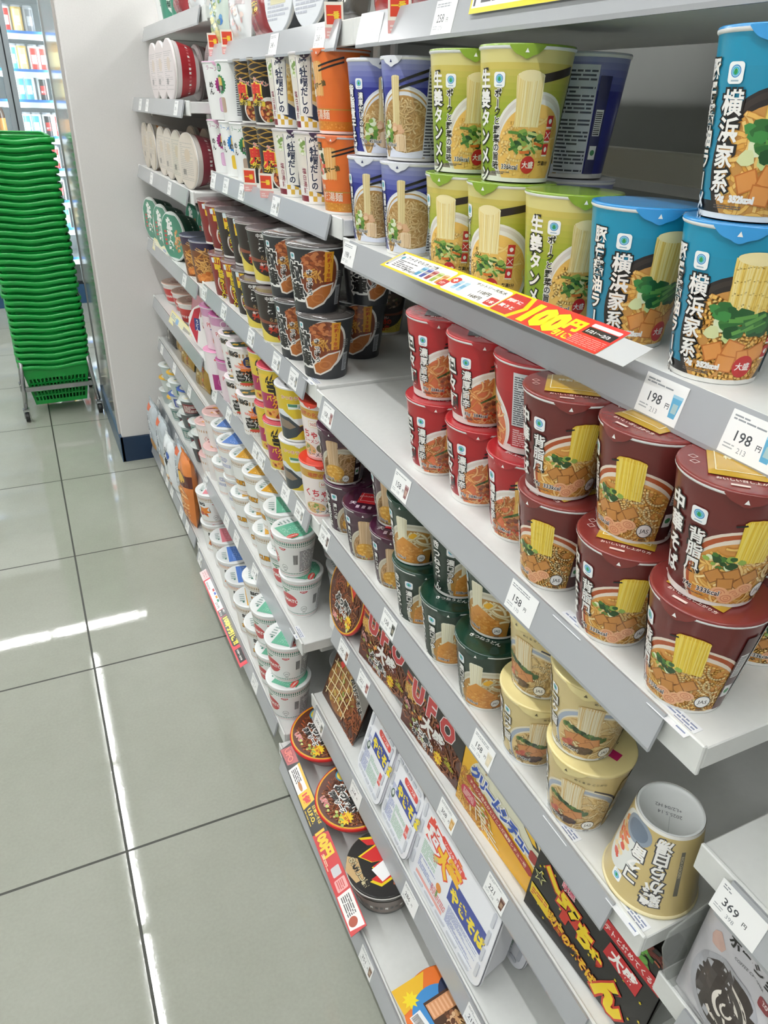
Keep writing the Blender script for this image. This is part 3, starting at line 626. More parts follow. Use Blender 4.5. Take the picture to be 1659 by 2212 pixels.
# purple prawn-tempura soba
a=fm(19,104,'','','#cfcab8','#bfb7a2','#9a7440',bx=18,by=28,rx=42,ry=40)
a.noodles(20,34,40,32,['#8c6a44','#cfa878','#dcb98c','#bf9464'],90,2.3,.3); a.bundle(-8,13,32,86,['#9f7a55','#d6b78f','#e2c9a6','#c9a67c'],9); a.line([(13,76),(46,82)],3,'#7a5850')
a.ell(4,25,20,16,'#d9a23e',24); a.bits(4,25,17,13,70,2.5,['#e3b04c','#d3982f','#eec568','#dfa53c']); a.bits(6,9,20,3,14,2.5,['#d98a6c','#b8bf7a','#8a5a34'])
a.clip=None; a.jas(27,14,7.5); kcal(a,-30,10,'60g','280kcal'); fm_text(a,'小海老天そば','濃いつゆ',13,9,-30,82,tx=-48,ty=88,sx=-30,sy=68); sidebar(a,44,'#221519',98); infopanel(a,60,112,8,96)
l=Art(5); l.fine(24,-18,34,14,3,'#cdb6c0'); l.ring(26,22,4,4,.9,'#e6d9df',4); l.text('天',22,-32,12,'#e9dfe4',rot=PI/2)
EX=('sauce_sachet',sachet(-22,-20,16,22,'#c3222c','後入れ小海老天','#f0d0d0'),'red sachet on the lid')
cup('purple','reg',[(0,5,WB)]+grad(5,104,'#46303c','#4d3542',3),a,'#4a1f38',l,extra=[EX],wd=34,ln=9)
# cream chicken noodles
a=Art(23); a.clip=(-75,4,76,104); a.ell(16,32,48,48,'#e4dcc6',44); a.ring(16,32,46,45,5,'#a9b4c4',44); a.ring(16,32,49.5,49.5,2.5,'#4a4a52',44,.2,1.3); a.ell(16,29,42,40,'#e3c78c',44)
a.noodles(18,30,41,38,['#c39a5c','#ead49e','#f0dfb4','#dcbd80'],130,1.9,.3); a.bundle(-4,20,42,80,['#c9ab74','#eadcb4','#f2e8cc','#e0bf80'],9)
for k in range(16): a.blob(-16+k*2.9,48-k*.9+a.r.uniform(-2,2),4,a.r.choice(['#2f4a2c','#47663a','#6a8646','#243c24']))
for x,y,r in ((-8,32,.3),(4,33,-.4),(16,30,.2),(10,24,.6)): a.slab(x,y,16,12,r,'#cf8f58','#ad6e3e')
a.bits(-10,22,7,5,8,4,['#b85a48','#c8705a']); a.bits(6,16,12,5,16,4,['#4a3630','#5d463c','#3a2a26'])
a.clip=None; a.jas(34,14,8); kcal(a,-30,12,'62g','260kcal'); a.logo(-34,82,10); a.text('コク旨',-34,74,15,WH,'#3a3a40',ow=.075,vert=True,bold=.03); a.text('鶏がら白湯',-52,88,15,WH,'#4a4a52',ow=.07,vert=True,bold=.03); a.text('めくる ⇧ ここから',8,90,3.6,'#4a4534'); sidebar(a,56,'#b39a4e',98); infopanel(a,72,118,8,96)
l=Art(6); l.rect(-6,-34,6,8,'#b8205e'); l.rect(-6,-12,7,-11,'#e8d6a0'); l.rect(-6,12,6,34,'#b8205e'); l.text('お湯の目安量 300ml',-16,-22,5,'#4a4534',rot=PI/2); l.ring(-26,-4,5,4,1,'#5a5340',4); l.ring(-27,8,5,4,1,'#5a5340',4); l.rect(-30,-26,-26,-22,'#8fa8c8')
cup('cream','reg',[(0,6,'#e6e8ea'),(6,7.5,'#8d98a6')]+grad(7.5,104,'#d4bf86','#d9c68f',3),a,'#e6d79a',l,rim='#e8dcae',wd=44,ln=11,mark='#6a6044')
KIND['cream']['name']='noodle_cup'
# upside-down cream cup: same pack seen from the other side, with its printed base
a=Art(24); a.clip=(-75,4,76,104); a.ell(44,42,24,38,'#dfe2de',30); a.bits(46,40,13,28,44,4.5,['#e0c08a','#ecd8aa','#cf9a62','#d9824e','#d85a48']); a.ell(33,18,20,15,'#8d99a8',24); a.ell(33,18,15,11,'#6e7b8c',24); a.clip=None
a.text('鶏がら白湯',-1,92,18,WH,'#4d4d50',ow=.075,vert=True,bold=.035,pitch=.94); a.text('コク旨',22,78,17,WH,'#4d4d50',ow=.075,vert=True,bold=.035,pitch=.95); a.line([(-22,20),(-22,74)],4.4,'#6d6a5c'); a.text('RICH CHICKEN',-20.5,24,4,'#c9bf9c',rot=PI/2); a.logo(34,84,11)
rb,rt,h=SZ['reg']; basea=Art(9)
bm_=MB().lathe([(rb-.0005,.0005),(rb-.002,0),(rb-.0035,.0008),(rb-.0042,.0034),(.0006,.0036)],M('#d9dddc',.4),64,cap0=False); basea.text('2025.5.14',0,3,6,'#70757a',anchor='c',bold=0); basea.text('+L2/04 H2',2,-5,6,'#70757a',anchor='c',bold=0); basea.line([(0,8),(0,30)],.4,'#9ea4a6')
flat_art(bm_,basea,lambda x,y,l:(y/1000,x/1000,.0033-l)); 
KIND['cream_inv']=dict(name='noodle_cup',cat='noodle cup',h=h,parts=[('cup_body',cup_mesh('cup_body',rb,rt,h-.003,[(0,4,WB)]+grad(4,104,'#c9b47a','#cdb980',3),a,base=False),None),('base',bm_.mesh('base'),'white cup base with a printed date'),('lid',lid_mesh('lid',rt,h,'#e6d79a',None,True,'#e8dcae'),None)])
# black miso noodles
a=Art(31); a.clip=(-70,4,80,111); a.ell(14,66,36,44,'#e9e6e0',36); a.ell(12,67,33,41,'#7a3a1c',36); a.bits(8,88,24,17,60,4.2,['#a4562a','#b9683a','#8c4420','#c47a48']); a.noodles(8,66,24,12,['#a8641f','#e6b25a','#d99c42'],18,2,.3)
a.rect(21,56,36,106,'#e0a12c'); a.text('昭和39年創業',28.5,103,8.2,'#b5321f',vert=True,bold=.02)
a.poly([(40,54),(36,36),(22,18),(0,8),(-12,10),(-16,26),(-4,38),(16,50)],'#ece6dc'); a.poly([(37,51),(33,36),(20,21),(0,11),(-9,13),(-12,26),(-1,36),(16,47)],'#b56a2c'); a.ring(10,28,12,8,1.2,'#c98348',20); a.ring(10,28,7,4.5,1,'#a35a22',16); a.clip=None
a.logo(-34,96,10); a.text('純連',-32,84,31,BK,WH,ow=.06,vert=True,bold=.05,pitch=1.12); a.text('さっぽろ',-4,76,11,BK,WH,ow=.09,vert=True,bold=.02); a.fine(44,58,58,74,5,'#8a8a88'); infopanel(a,46,60,14,48,'#aeb2b6',12)
cup('black','bk',[(0,111,'#2d2f33')],a,'#3a3536',tab=False,rim='#c9cbcd',extra=[('film',MB().lathe([(.0524,.111),(.0528,.1145),(.03,.1165),(.001,.1155)],M('#55504e',.12,.6,bump=.6,bscale=60,coat=.6),48,cap0=False).mesh('film'),'crinkled clear film over the lid')])
# barley-noodle cups, black over yellow
a=Art(33); a.clip=(-70,3,75,104); a.ell(0,60,60,44,'#2c221e',30); a.ell(18,76,26,16,'#5a4a3c',24); a.bits(18,74,22,12,24,4,['#6a8a4a','#a8907a','#7c5a44','#3a2c26']); a.poly([(-60,44),(60,44),(60,54),(30,49),(0,47),(-30,50),(-60,54)],'#8a4a32'); a.clip=None
a.text('中華麺創業',-6,92,9,WH,anchor='c'); a.text('麦',-8,88,32,BK,WH,ow=.05,vert=True,bold=.05); a.text('らぁ麺',-10,50,9,'#b89a6a',anchor='c'); a.text('食べられない',-6,37,7,'#c8391f',WH,ow=.05,anchor='c'); a.text('予約割の',-4,26,13,'#c8391f',anchor='c',bold=.05); a.text('名店',4,12,13,'#c8391f',anchor='c',bold=.05); a.jas(40,20,6,'#8a7a20',None); infopanel(a,54,100,8,96)
cup('mugi','reg',[(0,6,WB),(6,44,'#e6d257'),(44,104,'#2b2522')],a,'#5c4c4c',tab=False,rim='#d4cfcc')
# taiwan minced meat noodles
a=Art(35); a.clip=(-70,3,75,104); a.ell(10,36,42,32,'#e3dcd4',30); a.ell(10,34,38,28,'#b5552e',30); a.bits(12,26,28,16,60,3.6,['#8c3a26','#a84a30','#6f2c1e','#c4694a']); a.bits(20,50,14,7,10,3,['#e8b04a','#e2882c']); a.bundle(14,30,46,70,NOO,6); a.clip=None
a.rect(-34,70,-16,100,'#e8c32c'); a.text('山',-25,97,16,'#a83020',vert=True,bold=.05); a.text('台湾ラーメン',-18,72,15,'#edd22e',BK,ow=.09,vert=True,bold=.05,pitch=.85); a.rrect(-36,92,9,12,2,'#d9e6ea'); a.text('味仙',6,78,9,'#f0d8d8',vert=True); infopanel(a,54,100,8,96)
cup('taiwan','reg',[(0,5,WB)]+grad(5,104,'#7c1f1e','#8d2624',3),a,'#6a4f50',tab=False,rim='#d8c9c9')
a2=Art(36); a2.clip=(-70,3,75,104); a2.ell(10,36,42,32,'#d8d2ca',30); a2.ell(10,34,38,28,'#9a4a2e',30); a2.bits(10,28,28,16,60,3.6,['#8c3a26','#a84a30','#5f2c1e','#c4694a']); a2.clip=None
a2.rect(-34,66,-14,100,'#e8c32c'); a2.text('山',-24,97,17,'#a83020',vert=True,bold=.05); a2.text('湾アン',-18,70,17,'#edd22e',BK,ow=.09,vert=True,bold=.05,pitch=.9); a2.rrect(-30,96,9,11,2,'#d9e6ea'); infopanel(a2,54,100,8,96)
cup('taiwan2','reg',[(0,5,WB)]+grad(5,104,'#2a2220','#332826',3),a2,'#5c5254',tab=False,rim='#c9c4c4')
# grilled oyster broth noodles
a=Art(41); a.clip=(-60,4,62,115); a.rect(-60,4,62,30,'#f0eeea')
for i in range(8):
    for j in range(3):
        if (i+j)%2: a.rect(-18+i*9,5+j*9,-9+i*9,14+j*9,'#d3aa3c')
a.rect(-60,4,-20,14,'#7c2430'); a.ell(20,64,30,34,'#d9c49c',26); a.ell(22,66,24,22,'#d9a63e',24); a.bits(22,68,20,14,26,4,['#e4b850','#cf9a32','#efd088']); a.poly([(-4,22),(6,44),(24,34),(44,42),(58,40),(58,26),(30,12)],'#26304a'); a.bits(-26,92,8,14,16,5,['#7a9a50','#dfe6cc','#a9bf74','#f0eee4']); a.noodles(16,96,30,12,['#cfae74','#efe0b6','#e6d09a'],18,2.2,.2)
a.rect(-18,22,10,112,'#ece9e2'); a.line([(-17,24),(-17,110)],.9,'#22304f'); a.line([(9,24),(9,110)],.9,'#22304f'); a.clip=None
a.text('焼牡蠣だしの',-4,108,14.3,'#1f2a48',WH,ow=.05,vert=True,bold=.035,pitch=.98); a.text('塩白湯麺',-26,60,10.5,'#8a3040',WH,ow=.06,vert=True,pitch=1.05); a.rect(18,84,36,108,'#24345c'); a.rect(19.5,85.5,34.5,106.5,'#dfe4e8'); a.text('王様',27,88,7,'#24345c',anchor='c'); infopanel(a,64,104,8,110)
cup('oyster','tall2',[(0,4,WB),(4,115.5,'#e2ddd2')],a,'#b9b4b8',tabcol='#43304c',rim='#dcdada',wd=22,ln=9)
# orange spicy soup noodles
a=Art(43); a.clip=(-60,4,62,115); a.rect(-60,34,62,36,'#c4913a'); a.rect(-60,5,62,18,'#cf8a2c'); a.bits(0,12,50,5,60,1.8,['#d8973a','#c47a22','#e0a64c'],.6)
a.ell(-22,76,26,24,'#f0ead8',26); a.bits(-30,76,15,15,26,5,['#d8483c','#3f6a34','#e0a23c','#e87a6c','#2f4a2a']); a.bundle(-16,6,54,98,['#c0702a','#eab36a','#f0c78c','#dd9648'],9); a.line([(0,94),(40,106)],2.6,BK); a.line([(0,88),(40,100)],2.6,BK); a.text('黒マー油',-4,66,8,'#6a5a20',BK,ow=.04,rot=.2,anchor='c'); a.clip=None
a.text('辣湯麺',-6,22,15,'#f4e4d0',anchor='c',bold=.01); a.rect(-44,96,-20,108,'#3a2a20'); a.text('三味',-32,98,9,'#d9a64c',anchor='c'); a.text('林',-30,38,10,'#f4e4d0'); infopanel(a,64,104,8,110)
cup('orange','tall2',[(0,4,WB)]+grad(4,115.5,'#e0702a','#e8742c',3),a,'#e2703a',tabcol='#e4784a',rim='#d9d4d0',wd=22,ln=8)
# black tiger-stripe demon noodles
a=Art(45); a.clip=(-60,4,62,115)
for k in range(7): a.line([(-60+j*8,84+k*5.4+3*math.sin(j*.9+k*2.1)) for j in range(16)],a.r.uniform(1.6,2.8),'#b8903c')
a.ell(14,26,26,24,'#e8e4dc',26); a.ell(14,24,22,19,'#8a3a22',26); a.bits(14,22,18,14,30,4,['#5a8a3a','#d8844c','#e9c06c','#6a2c1c']); a.clip=None
a.text('鬼',-16,72,34,'#d8342c','#f0d048',ow=.06,vert=True,bold=.05); a.text('ラーメン',-20,78,9,'#d8342c','#f3ead8',ow=.07,rot=-.3); a.text('ニク醤油',-14,34,10.5,'#e9cf3c',BK,ow=.06,anchor='c',bold=.04); a.text('8',34,8,9,'#cfae3a'); infopanel(a,62,104,8,110)
cup('tiger','tall2',[(0,4,WB),(4,115.5,'#211c1a')],a,'#3a332c',tab=False,rim='#d4d0c4',foil=False)
# white cups with a coloured round badge (plain shapes instead of the pack's figures)
for kk,c1,c2,col in (('pink','#a02a78','#c487b8','#e2b8d8'),('bluew','#2a7fc8','#e2b93c','#e8c23c'),('greenw','#2f7f4c','#b59a80','#b8a08c')):
    a=Art(47); a.text('ラーメン',-12,100,11,c1,anchor='c',bold=0,rot=-.1); a.ell(10,104,8,8,c1,20); a.fine(5,100,15,108,3,'#e8d8e4'); a.star(6,72,20,17,18,c1); a.rect(-2,64,14,84,'#e8b93c'); a.bundle(-1,13,66,84,['#b8882a','#f0d070','#e6bc4c'],5); a.rect(-6,60,16,70,'#3c3a34'); a.text('1分',4,61,9,WH,anchor='c'); a.text('めん',-24,78,14,BK,vert=True,bold=.03); a.rrect(6,32,24,30,5,c2 if kk!='bluew' else '#e8c23c'); a.rrect(6,32,22,28,5,col); infopanel(a,46,84,10,104,'#e9edec',20); a.jas(56,96,8,'#3f8a62',None); a.bars(50,56,62,76)
    cup(kk,'tall2',[(0,115.5,'#eceeec')],a,'#e4e2e0' if kk!='pink' else '#d9a8c4',tab=(kk=='pink'),rim='#dfe4e2',foil=False)
# classic white cups with a coloured panel lid
def classic(kind,size,c,lidc,word,wcol,big=False,seed=51):
    rb,rt,h=SZ[size]; H=h*1000-3; a=Art(seed)
    n=64; Rm=(rb+rt)/2*1000; per=2*PI*Rm
    for y0,y1 in ((H-17,H-10),(H-21.5,H-19)): 
        a.n+=1
        for k in range(n): a.face([(-per/2+per*k/n,y0),(-per/2+per*(k+.55)/n,y0),(-per/2+per*(k+.55)/n,y1),(-per/2+per*k/n,y1)],PR(c))
    a.n+=1
    for k in range(n): a.face([(-per/2+per*k/n,9),(-per/2+per*(k+.55)/n,9),(-per/2+per*(k+.55)/n,12),(-per/2+per*k/n,12)],PR(c))
    a.rect(-per/2,H-8.6,per/2,H-7.8,wcol if word!='トマト' else '#c4484a'); a.rect(-per/2,5.5,per/2,6.2,'#c4484a')
    x=18
    a.poly([(x-8,H-26)]+[(x+8*math.cos(t),H-26-6*math.sin(t)) for t in [PI-PI*k/10 for k in range(11)]][::-1],'#c8343c'); a.fine(x-5,H-29.5,x+5,H-27,1,WH,.7)
    a.jas(x,26,7.5,'#5a6460',None); a.bars(x+22,36,x+32,62); infopanel(a,x+34,x+80,14,H-28,'#e6eae8',16)
    if word=='TOMATO': a.poly([(-38,H-26),(-10,H-26),(-24,H-38)],'#2f7f5c'); a.ell(-20,46,24,20,'#c8464a',26); a.text('TOMATO',-20,42,12.5,WH,anchor='c',bold=.04); a.text('CHILI',-22,H-34,8,WH,anchor='c')
    elif big: a.text('BIG',-24,H-36,15,BK,anchor='c',bold=.06); a.poly([(-44,30),(-30,56),(-36,60),(-16,58),(0,64),(-8,52),(4,44),(-10,40),(-4,26),(-22,34)],'#e8882c'); a.text(word,-22,30,15,wcol,BK,ow=.05,anchor='c',bold=.05)
    elif word=='CURRY': a.text('CURRY',-18,30,17,'#d99a1e',BK,ow=.06,anchor='c',bold=.06)
    else: a.rrect(-20,48,40,34,4,'#f0eeee'); a.text('CUP',-20,52,15,'#e9e6e4',wcol,ow=.07,anchor='c',bold=.03); a.text('NOODLE',-20,36,10.5,'#e9e6e4',wcol,ow=.08,anchor='c',bold=.03)
    l=Art(seed+1); r=rt*1000-4
    l.poly([(r*math.cos(t),r*math.sin(t)) for t in [-1.15+2.3*k/14 for k in range(15)]][:0]+[(-19,-r*.86),(22,-r*.80)]+[(r*math.cos(t)*.93,r*math.sin(t)*.93) for t in [-.72+1.44*k/10 for k in range(11)]]+[(22,r*.80),(-19,r*.86)],FOIL(lidc))
    if big: l.text('BIG',32,-10,8,BK,rot=PI/2)
    l.fine(-36,-18,-23,18,4,'#8fa29c',.45); l.ell(-27,-22,3,3,'#2f6f5c',10)
    for q in range(7):
        l.line([(-6+q*5.2,-r*.72),(-6+q*5.2,r*.72)],.5,mixc(lidc,'#ffffff',.22)); l.line([(-7,-30+q*10),(30,-30+q*10)],.5,mixc(lidc,'#ffffff',.22))
    l.n+=1
    for _ in range(60):
        x,y=l.r.uniform(-7,26),l.r.uniform(-32,32)
        if math.hypot(x,y)<r*.9: l.face([(x,y),(x+2,y-.6),(x+2.6,y+1.8),(x+.6,y+2.2)],PR(mixc(lidc,'#ffffff',l.r.choice((.2,.35)))))
    l.f=[([(-q[1],q[0]) for q in p],mm,nn) for p,mm,nn in l.f]
    if word=='TOMATO': l.ell(20,30,14,7,'#d8483c',20); l.text('TOMATO',9,28,5.5,WH); l.rect(12,37,28,40,'#2f7f5c')
    cup(kind,size,[(0,H,'#eceeec')],a,'#e6e9e8',l,tab=False,foil=True)
classic('tomato','cn','#3f7c66','#67b193','TOMATO','#c8464a',seed=51); classic('curry','cn','#a88a5c','#dca436','CURRY','#d99a1e',seed=53); classic('sea','cn','#d9a07c','#5f88cf','シー','#3c64b4',seed=55)
classic('bigtomato','cnb','#3f7c66','#67b193','TOMATO','#c8464a',True,57); classic('bigcurry','cnb','#a88a5c','#dca436','カレー','#e8b02c',True,59); classic('bigsea','cnb','#d9a07c','#5a82cc','シー','#3c64b4',True,61); classic('bigpink','cnb','#a88a5c','#dd808a','ヌー','#c8464a',True,63)
# far white-and-red cups with pink lids
a=Art(65)
for k in range(30): a.rect(-120+k*8,80,-116+k*8,88,'#c9a88c')
a.rrect(-4,50,52,40,3,'#efe6e2')
for k in range(4): a.ring(-18+k*11,58,6,10,1.6,'#b8404c',4); a.ring(-18+k*11,38,6,9,1.6,'#b8404c',4)
l=Art(66)
for k in range(9): l.slab(l.r.uniform(-20,20),l.r.uniform(-26,26),26,8,l.r.uniform(0,3),l.r.choice(['#d8a8a4','#8a4a44','#e8c4bc','#d0902c','#a85a54']))
cup('cnred','cn',[(0,104,'#eae6e4')],a,'#d9b4b0',l,tab=False)
# curry hot-spring style white big cups, flame and black letters
a=Art(67); H=104
for k in range(34): a.rect(-130+k*8,82,-126+k*8,92,'#b08f6a'); a.rect(-130+k*8,9,-126+k*8,12,'#b08f6a')
a.text('BIG',-32,84,17,BK,anchor='c',bold=.06); a.star(-4,58,22,13,11,'#e87a2c'); a.text('NOODLE',-12,56,10,'#e04a44',WH,ow=.05,anchor='c'); a.ell(4,72,14,14,'#22306a',24); a.fine(-4,64,12,80,4,'#cfae3a'); a.text('喜湯',-34,24,29,BK,bold=.06,sx=.95); a.ell(-2,20,20,3,'#6a8a34',18); a.ell(-6,15,20,4,'#d8503c',18)
l=Art(68); l.poly([(-4,-40),(34,-30),(34,30),(-4,40)],'#3a5248'); l.bits(16,0,16,30,26,6,['#e0b43c','#2f4a3c','#4a6a58','#d8a02c']); l.ell(-26,0,7,12,'#d8484c',18); l.fine(-30,-8,-22,8,3,WH)
cup('hot','cn',[(0,104,'#eceae8')],a,'#e8dfe2',l,tab=True,tabcol='#e9e4e6',wd=30,ln=8)
# tall magenta cups
a=Art(69); a.rect(-60,92,60,116,'#c58fb2'); a.text('PIZZA',-14,64,17,'#c4485c',WH,ow=.06,rot=0,anchor='c',bold=.02); a.ring(-12,98,8,9,1.5,WH,20); a.ell(6,28,30,26,'#c86a34',24); a.bits(4,28,26,22,50,5,['#d8783c','#b8522a','#e89a58','#8a3a22']); a.line([(-26,58),(10,52)],3,'#3a3f7a'); infopanel(a,56,96,8,108)
l=Art(70); l.rect(-8,-28,26,28,'#b8a02c'); l.rect(-4,-24,22,24,'#8a7a34')
cup('magenta','tall',[(0,115,'#e4d3da')],a,'#a84a86',l,tab=False)
a=Art(71); a.ell(-10,96,8,4,'#d8484c',16); a.ell(-4,66,7,4,'#d06a6c',14); a.rect(-30,6,36,52,'#a8347c'); a.ring(0,30,14,14,1.5,'#d88ab8',20); a.ring(0,30,8,8,1.2,'#d88ab8',16)
cup('pinklid','tall',[(0,115,'#ece6e8')],a,'#dc94b8',None,tab=True,wd=26,ln=7)
# yellow hot butter noodles
a=Art(73); a.poly([(-60,62),(60,62),(60,36),(-60,24)],'#a8285a'); a.rect(-60,94,60,104,'#e8c43c')
for k in range(6): a.poly([(-34+k*9,86),(-28+k*9,86),(-24+k*9,104+6*(k%2)),(-31+k*9,96)],'#2a2220')
a.text('辛',-12,92,38,BK,'#f0d048',ow=.03,vert=True,bold=.06); a.text('バター',-14,46,15,'#f0c22c','#8a2a3c',ow=.08,anchor='c',bold=.04); a.text('ケラ',-6,30,17,'#f0962c',BK,ow=.06,anchor='c',bold=.05); a.bits(0,16,42,9,34,6,['#b8622c','#d8883c','#8a3a1c','#e8a85c']); infopanel(a,56,96,8,108)
l=Art(74); l.rect(-6,-24,10,24,'#e8c02c'); l.fine(-2,-20,8,20,3,'#a83a2c')
cup('yellow','tall',[(0,5,WB),(5,115,'#dcc23c')],a,'#c23f52',l,tab=False)
# yellow tuna noodles
a=Art(75); a.clip=(-60,4,62,115); a.text('かつおラーメン',-4,94,8.5,'#c4603c',WH,ow=.05,anchor='c'); a.poly([(-22,84),(26,86),(22,74),(8,70),(0,74),(-20,72)],'#e6eee8'); a.rect(-20,78,-2,84,'#4a8a6c'); a.fine(0,76,22,83,3,'#7a8a80'); a.poly([(-60,64),(-34,70),(-10,52),(22,56),(30,46),(4,38),(-60,20)],'#dfe6ea'); a.ell(20,52,10,7,'#e8c4b4',18)
a.poly([(-50,58),(-20,54),(2,36),(8,26),(-6,12),(-30,4),(-50,6)],'#3a4248'); a.poly([(-46,50),(-22,46),(-6,34),(-20,28),(-46,30)],'#8a7a68'); a.poly([(0,34),(24,44),(18,32),(26,14),(8,26)],'#2c3438'); a.clip=None; infopanel(a,60,98,8,108)
l=Art(76); l.rect(-8,-26,24,26,'#3a3836'); l.ell(-30,-12,4,6,'#d8584c',14)
cup('tuna','tall',[(0,5,WB),(5,115,'#d9bf2e')],a,'#d9dadb',l,tab=True,tabcol='#e8e6e6',wd=20,ln=7)
# pale shop-style noodles with red hiragana
a=Art(77); a.rect(-60,88,60,106,'#c89a3c'); a.text('福岡の名店',-4,92,10,'#b8482c',anchor='c'); a.rrect(8,76,30,13,2,'#e8cf9c'); a.rrect(8,76,28,11,2,'#f6f0ea'); a.text('50周年',8,73,8,'#c8503c',anchor='c'); a.text('くちゃん',-4,48,18,'#c8323c',anchor='c',bold=.03); a.text('ラーメン',-6,36,10,'#c8505c',anchor='c'); a.ell(-18,20,24,13,'#dcb27c',22); a.bits(-18,20,20,10,30,3.5,['#7a9a4c','#e8cfa0','#c89a5c']); a.ell(18,26,11,9,'#6a6a52',20); a.text('ラーメン',4,8,11,BK,WH,ow=.06,anchor='c'); infopanel(a,56,96,8,104)
l=Art(78); l.rect(-2,-6,14,24,'#e8c82c'); l.fine(0,-4,12,22,3,'#c84a3c'); l.slab(-18,0,7,40,.1,'#f0e4e0')
cup('ku','tall',[(0,5,'#e8b8b4'),(5,115,'#efe6e2')],a,'#d8402c',l,tab=True,wd=30,ln=7)
# brown-topped noodle cups of the far bay
a=Art(79); a.clip=(-60,4,60,115); a.noodles(0,52,44,48,['#9a5a22','#d9a456','#e6b86c','#c4863c'],70,3,.3); a.bits(0,20,34,12,14,9,['#d9823c','#c46a28','#e8984c']); a.line([(-30,96),(14,74)],2.6,'#c9a06c'); a.line([(-26,100),(18,78)],2.6,'#b88c58'); a.clip=None
cup('bowlnoodle','tall',[(0,4,WB),(4,92,'#7a4a28'),(92,115,'#3a2f4a')],a,'#4a4e66',tab=False,rim='#cfd0d6')
print('cups',len(KIND))
CX,CYc=CAM[0],CAM[1]
def lvl(kind): return KIND[kind]['h']
ORD=['first','second','third','fourth','fifth','sixth','seventh','eighth']
def row(kind,desc,shelf,tier,items,group,flip=False,lbl=None,dz=0):
    """items: (x,y,turn in degrees) from the far end towards the camera"""
    z=SH[shelf][0]+.0004; hh=lvl(kind); n=len(items)
    for k,it in enumerate(items):
        x,y,off=it[:3]; az=math.atan2(CYc-y,CX-x)+math.radians(off)
        if lbl: lab=lbl[k]
        else: lab=desc+', '+('upper tier' if tier else 'lower tier')+(', '+(ORD[k]+' from the far end' if k<n-1 or n==1 else 'nearest the camera') if n>1 else '')
        put(kind,(x,y,z+tier*(hh+.0012)+dz+(hh if flip else 0)),(PI if flip else 0,0,-az+PI if flip else az) if not flip else (PI,0,az),lab,group)
G='cups on the second shelf'
row('navy','navy blue noodle cup with tan noodles','A1',0,[(.549,-2.350,-30),(.558,-2.451,-28)],'navy noodle cups')
row('navy','navy blue noodle cup with tan noodles','A1',1,[(.549,-2.345,0),(.556,-2.447,-42)],'navy noodle cups')
row('green','green ginger noodle cup','A1',0,[(.534,-2.636,-38),(.534,-2.735,-36),(.543,-2.835,14)],'green noodle cups')
row('green','green ginger noodle cup','A1',1,[(.535,-2.628,4),(.535,-2.737,0)],'green noodle cups')
row('blue','turquoise pork-bone noodle cup','A1',0,[(.548,-2.934,14),(.553,-3.042,-4)],'turquoise noodle cups')
row('blue','turquoise pork-bone noodle cup','A1',1,[(.550,-3.040,-8)],'turquoise noodle cups',lbl=['turquoise pork-bone noodle cup stacked on top at the picture\'s right edge'])
row('navy','navy','A1',0,[(.645,-2.70,-100)],'navy noodle cups',lbl=['navy noodle cup in the shade behind the green cups, lower one'])
row('navy','navy','A1',1,[(.640,-2.70,-98)],'navy noodle cups',lbl=['navy noodle cup in the shade behind the green cups, upper one'])
row('red','red spicy sesame noodle cup','A2',0,[(.508,-2.661,-7),(.515,-2.759,-6),(.515,-2.857,-32)],'red noodle cups')
row('red','red','A2',1,[(.506,-2.655,-6),(.511,-2.753,-2),(.519,-2.845,-128)],'red noodle cups',lbl=['red spicy sesame noodle cup, upper tier, beside the empty shelf space','red spicy sesame noodle cup, middle one of the upper tier','red noodle cup turned to its grey ingredients panel, upper tier'])
row('brown','maroon soba noodle cup','A2',0,[(.494,-2.952,-44),(.494,-3.050,-5),(.495,-3.146,-24)],'maroon noodle cups')
row('brown','maroon soba noodle cup','A2',1,[(.488,-2.946,1),(.502,-3.043,-38),(.497,-3.141,10)],'maroon noodle cups')
row('brown','','A2',0,[(.597,-3.02,20),(.60,-3.125,30)],'maroon noodle cups',lbl=['maroon noodle cup in the back row, farther one, lower tier','maroon noodle cup in the back row, nearer one, lower tier'])
row('brown','','A2',1,[(.590,-2.98,20),(.60,-3.08,30)],'maroon noodle cups',lbl=['maroon noodle cup in the back row, farther one, upper tier','maroon noodle cup in the back row, nearer one, upper tier'])
row('purple','purple tempura soba cup','A3',0,[(.503,-2.354,4),(.501,-2.453,-14),(.509,-2.552,-14)],'purple noodle cups')
row('purple','purple tempura soba cup','A3',1,[(.491,-2.354,-32),(.516,-2.53,-28)],'purple noodle cups')
row('purple','','A3',0,[(.60,-2.40,40)],'purple noodle cups',lbl=['purple noodle cup in the dark second row behind the others'])
row('dgreen','dark green fried-tofu udon cup','A3',0,[(.503,-2.652,6),(.500,-2.751,-6),(.501,-2.850,-20)],'dark green noodle cups')
row('dgreen','dark green fried-tofu udon cup','A3',1,[(.495,-2.641,-34),(.512,-2.739,16),(.514,-2.836,-40)],'dark green noodle cups')
row('cream','cream chicken noodle cup','A3',0,[(.504,-2.955,2),(.501,-3.055,-22)],'cream noodle cups')
row('cream','cream chicken noodle cup','A3',1,[(.505,-2.952,-46),(.494,-3.047,-6)],'cream noodle cups')
row('cream_inv','','A3',0,[(.517,-3.158,8)],'cream noodle cups',flip=True,lbl=['cream noodle cup standing upside down at the near end of its shelf'])
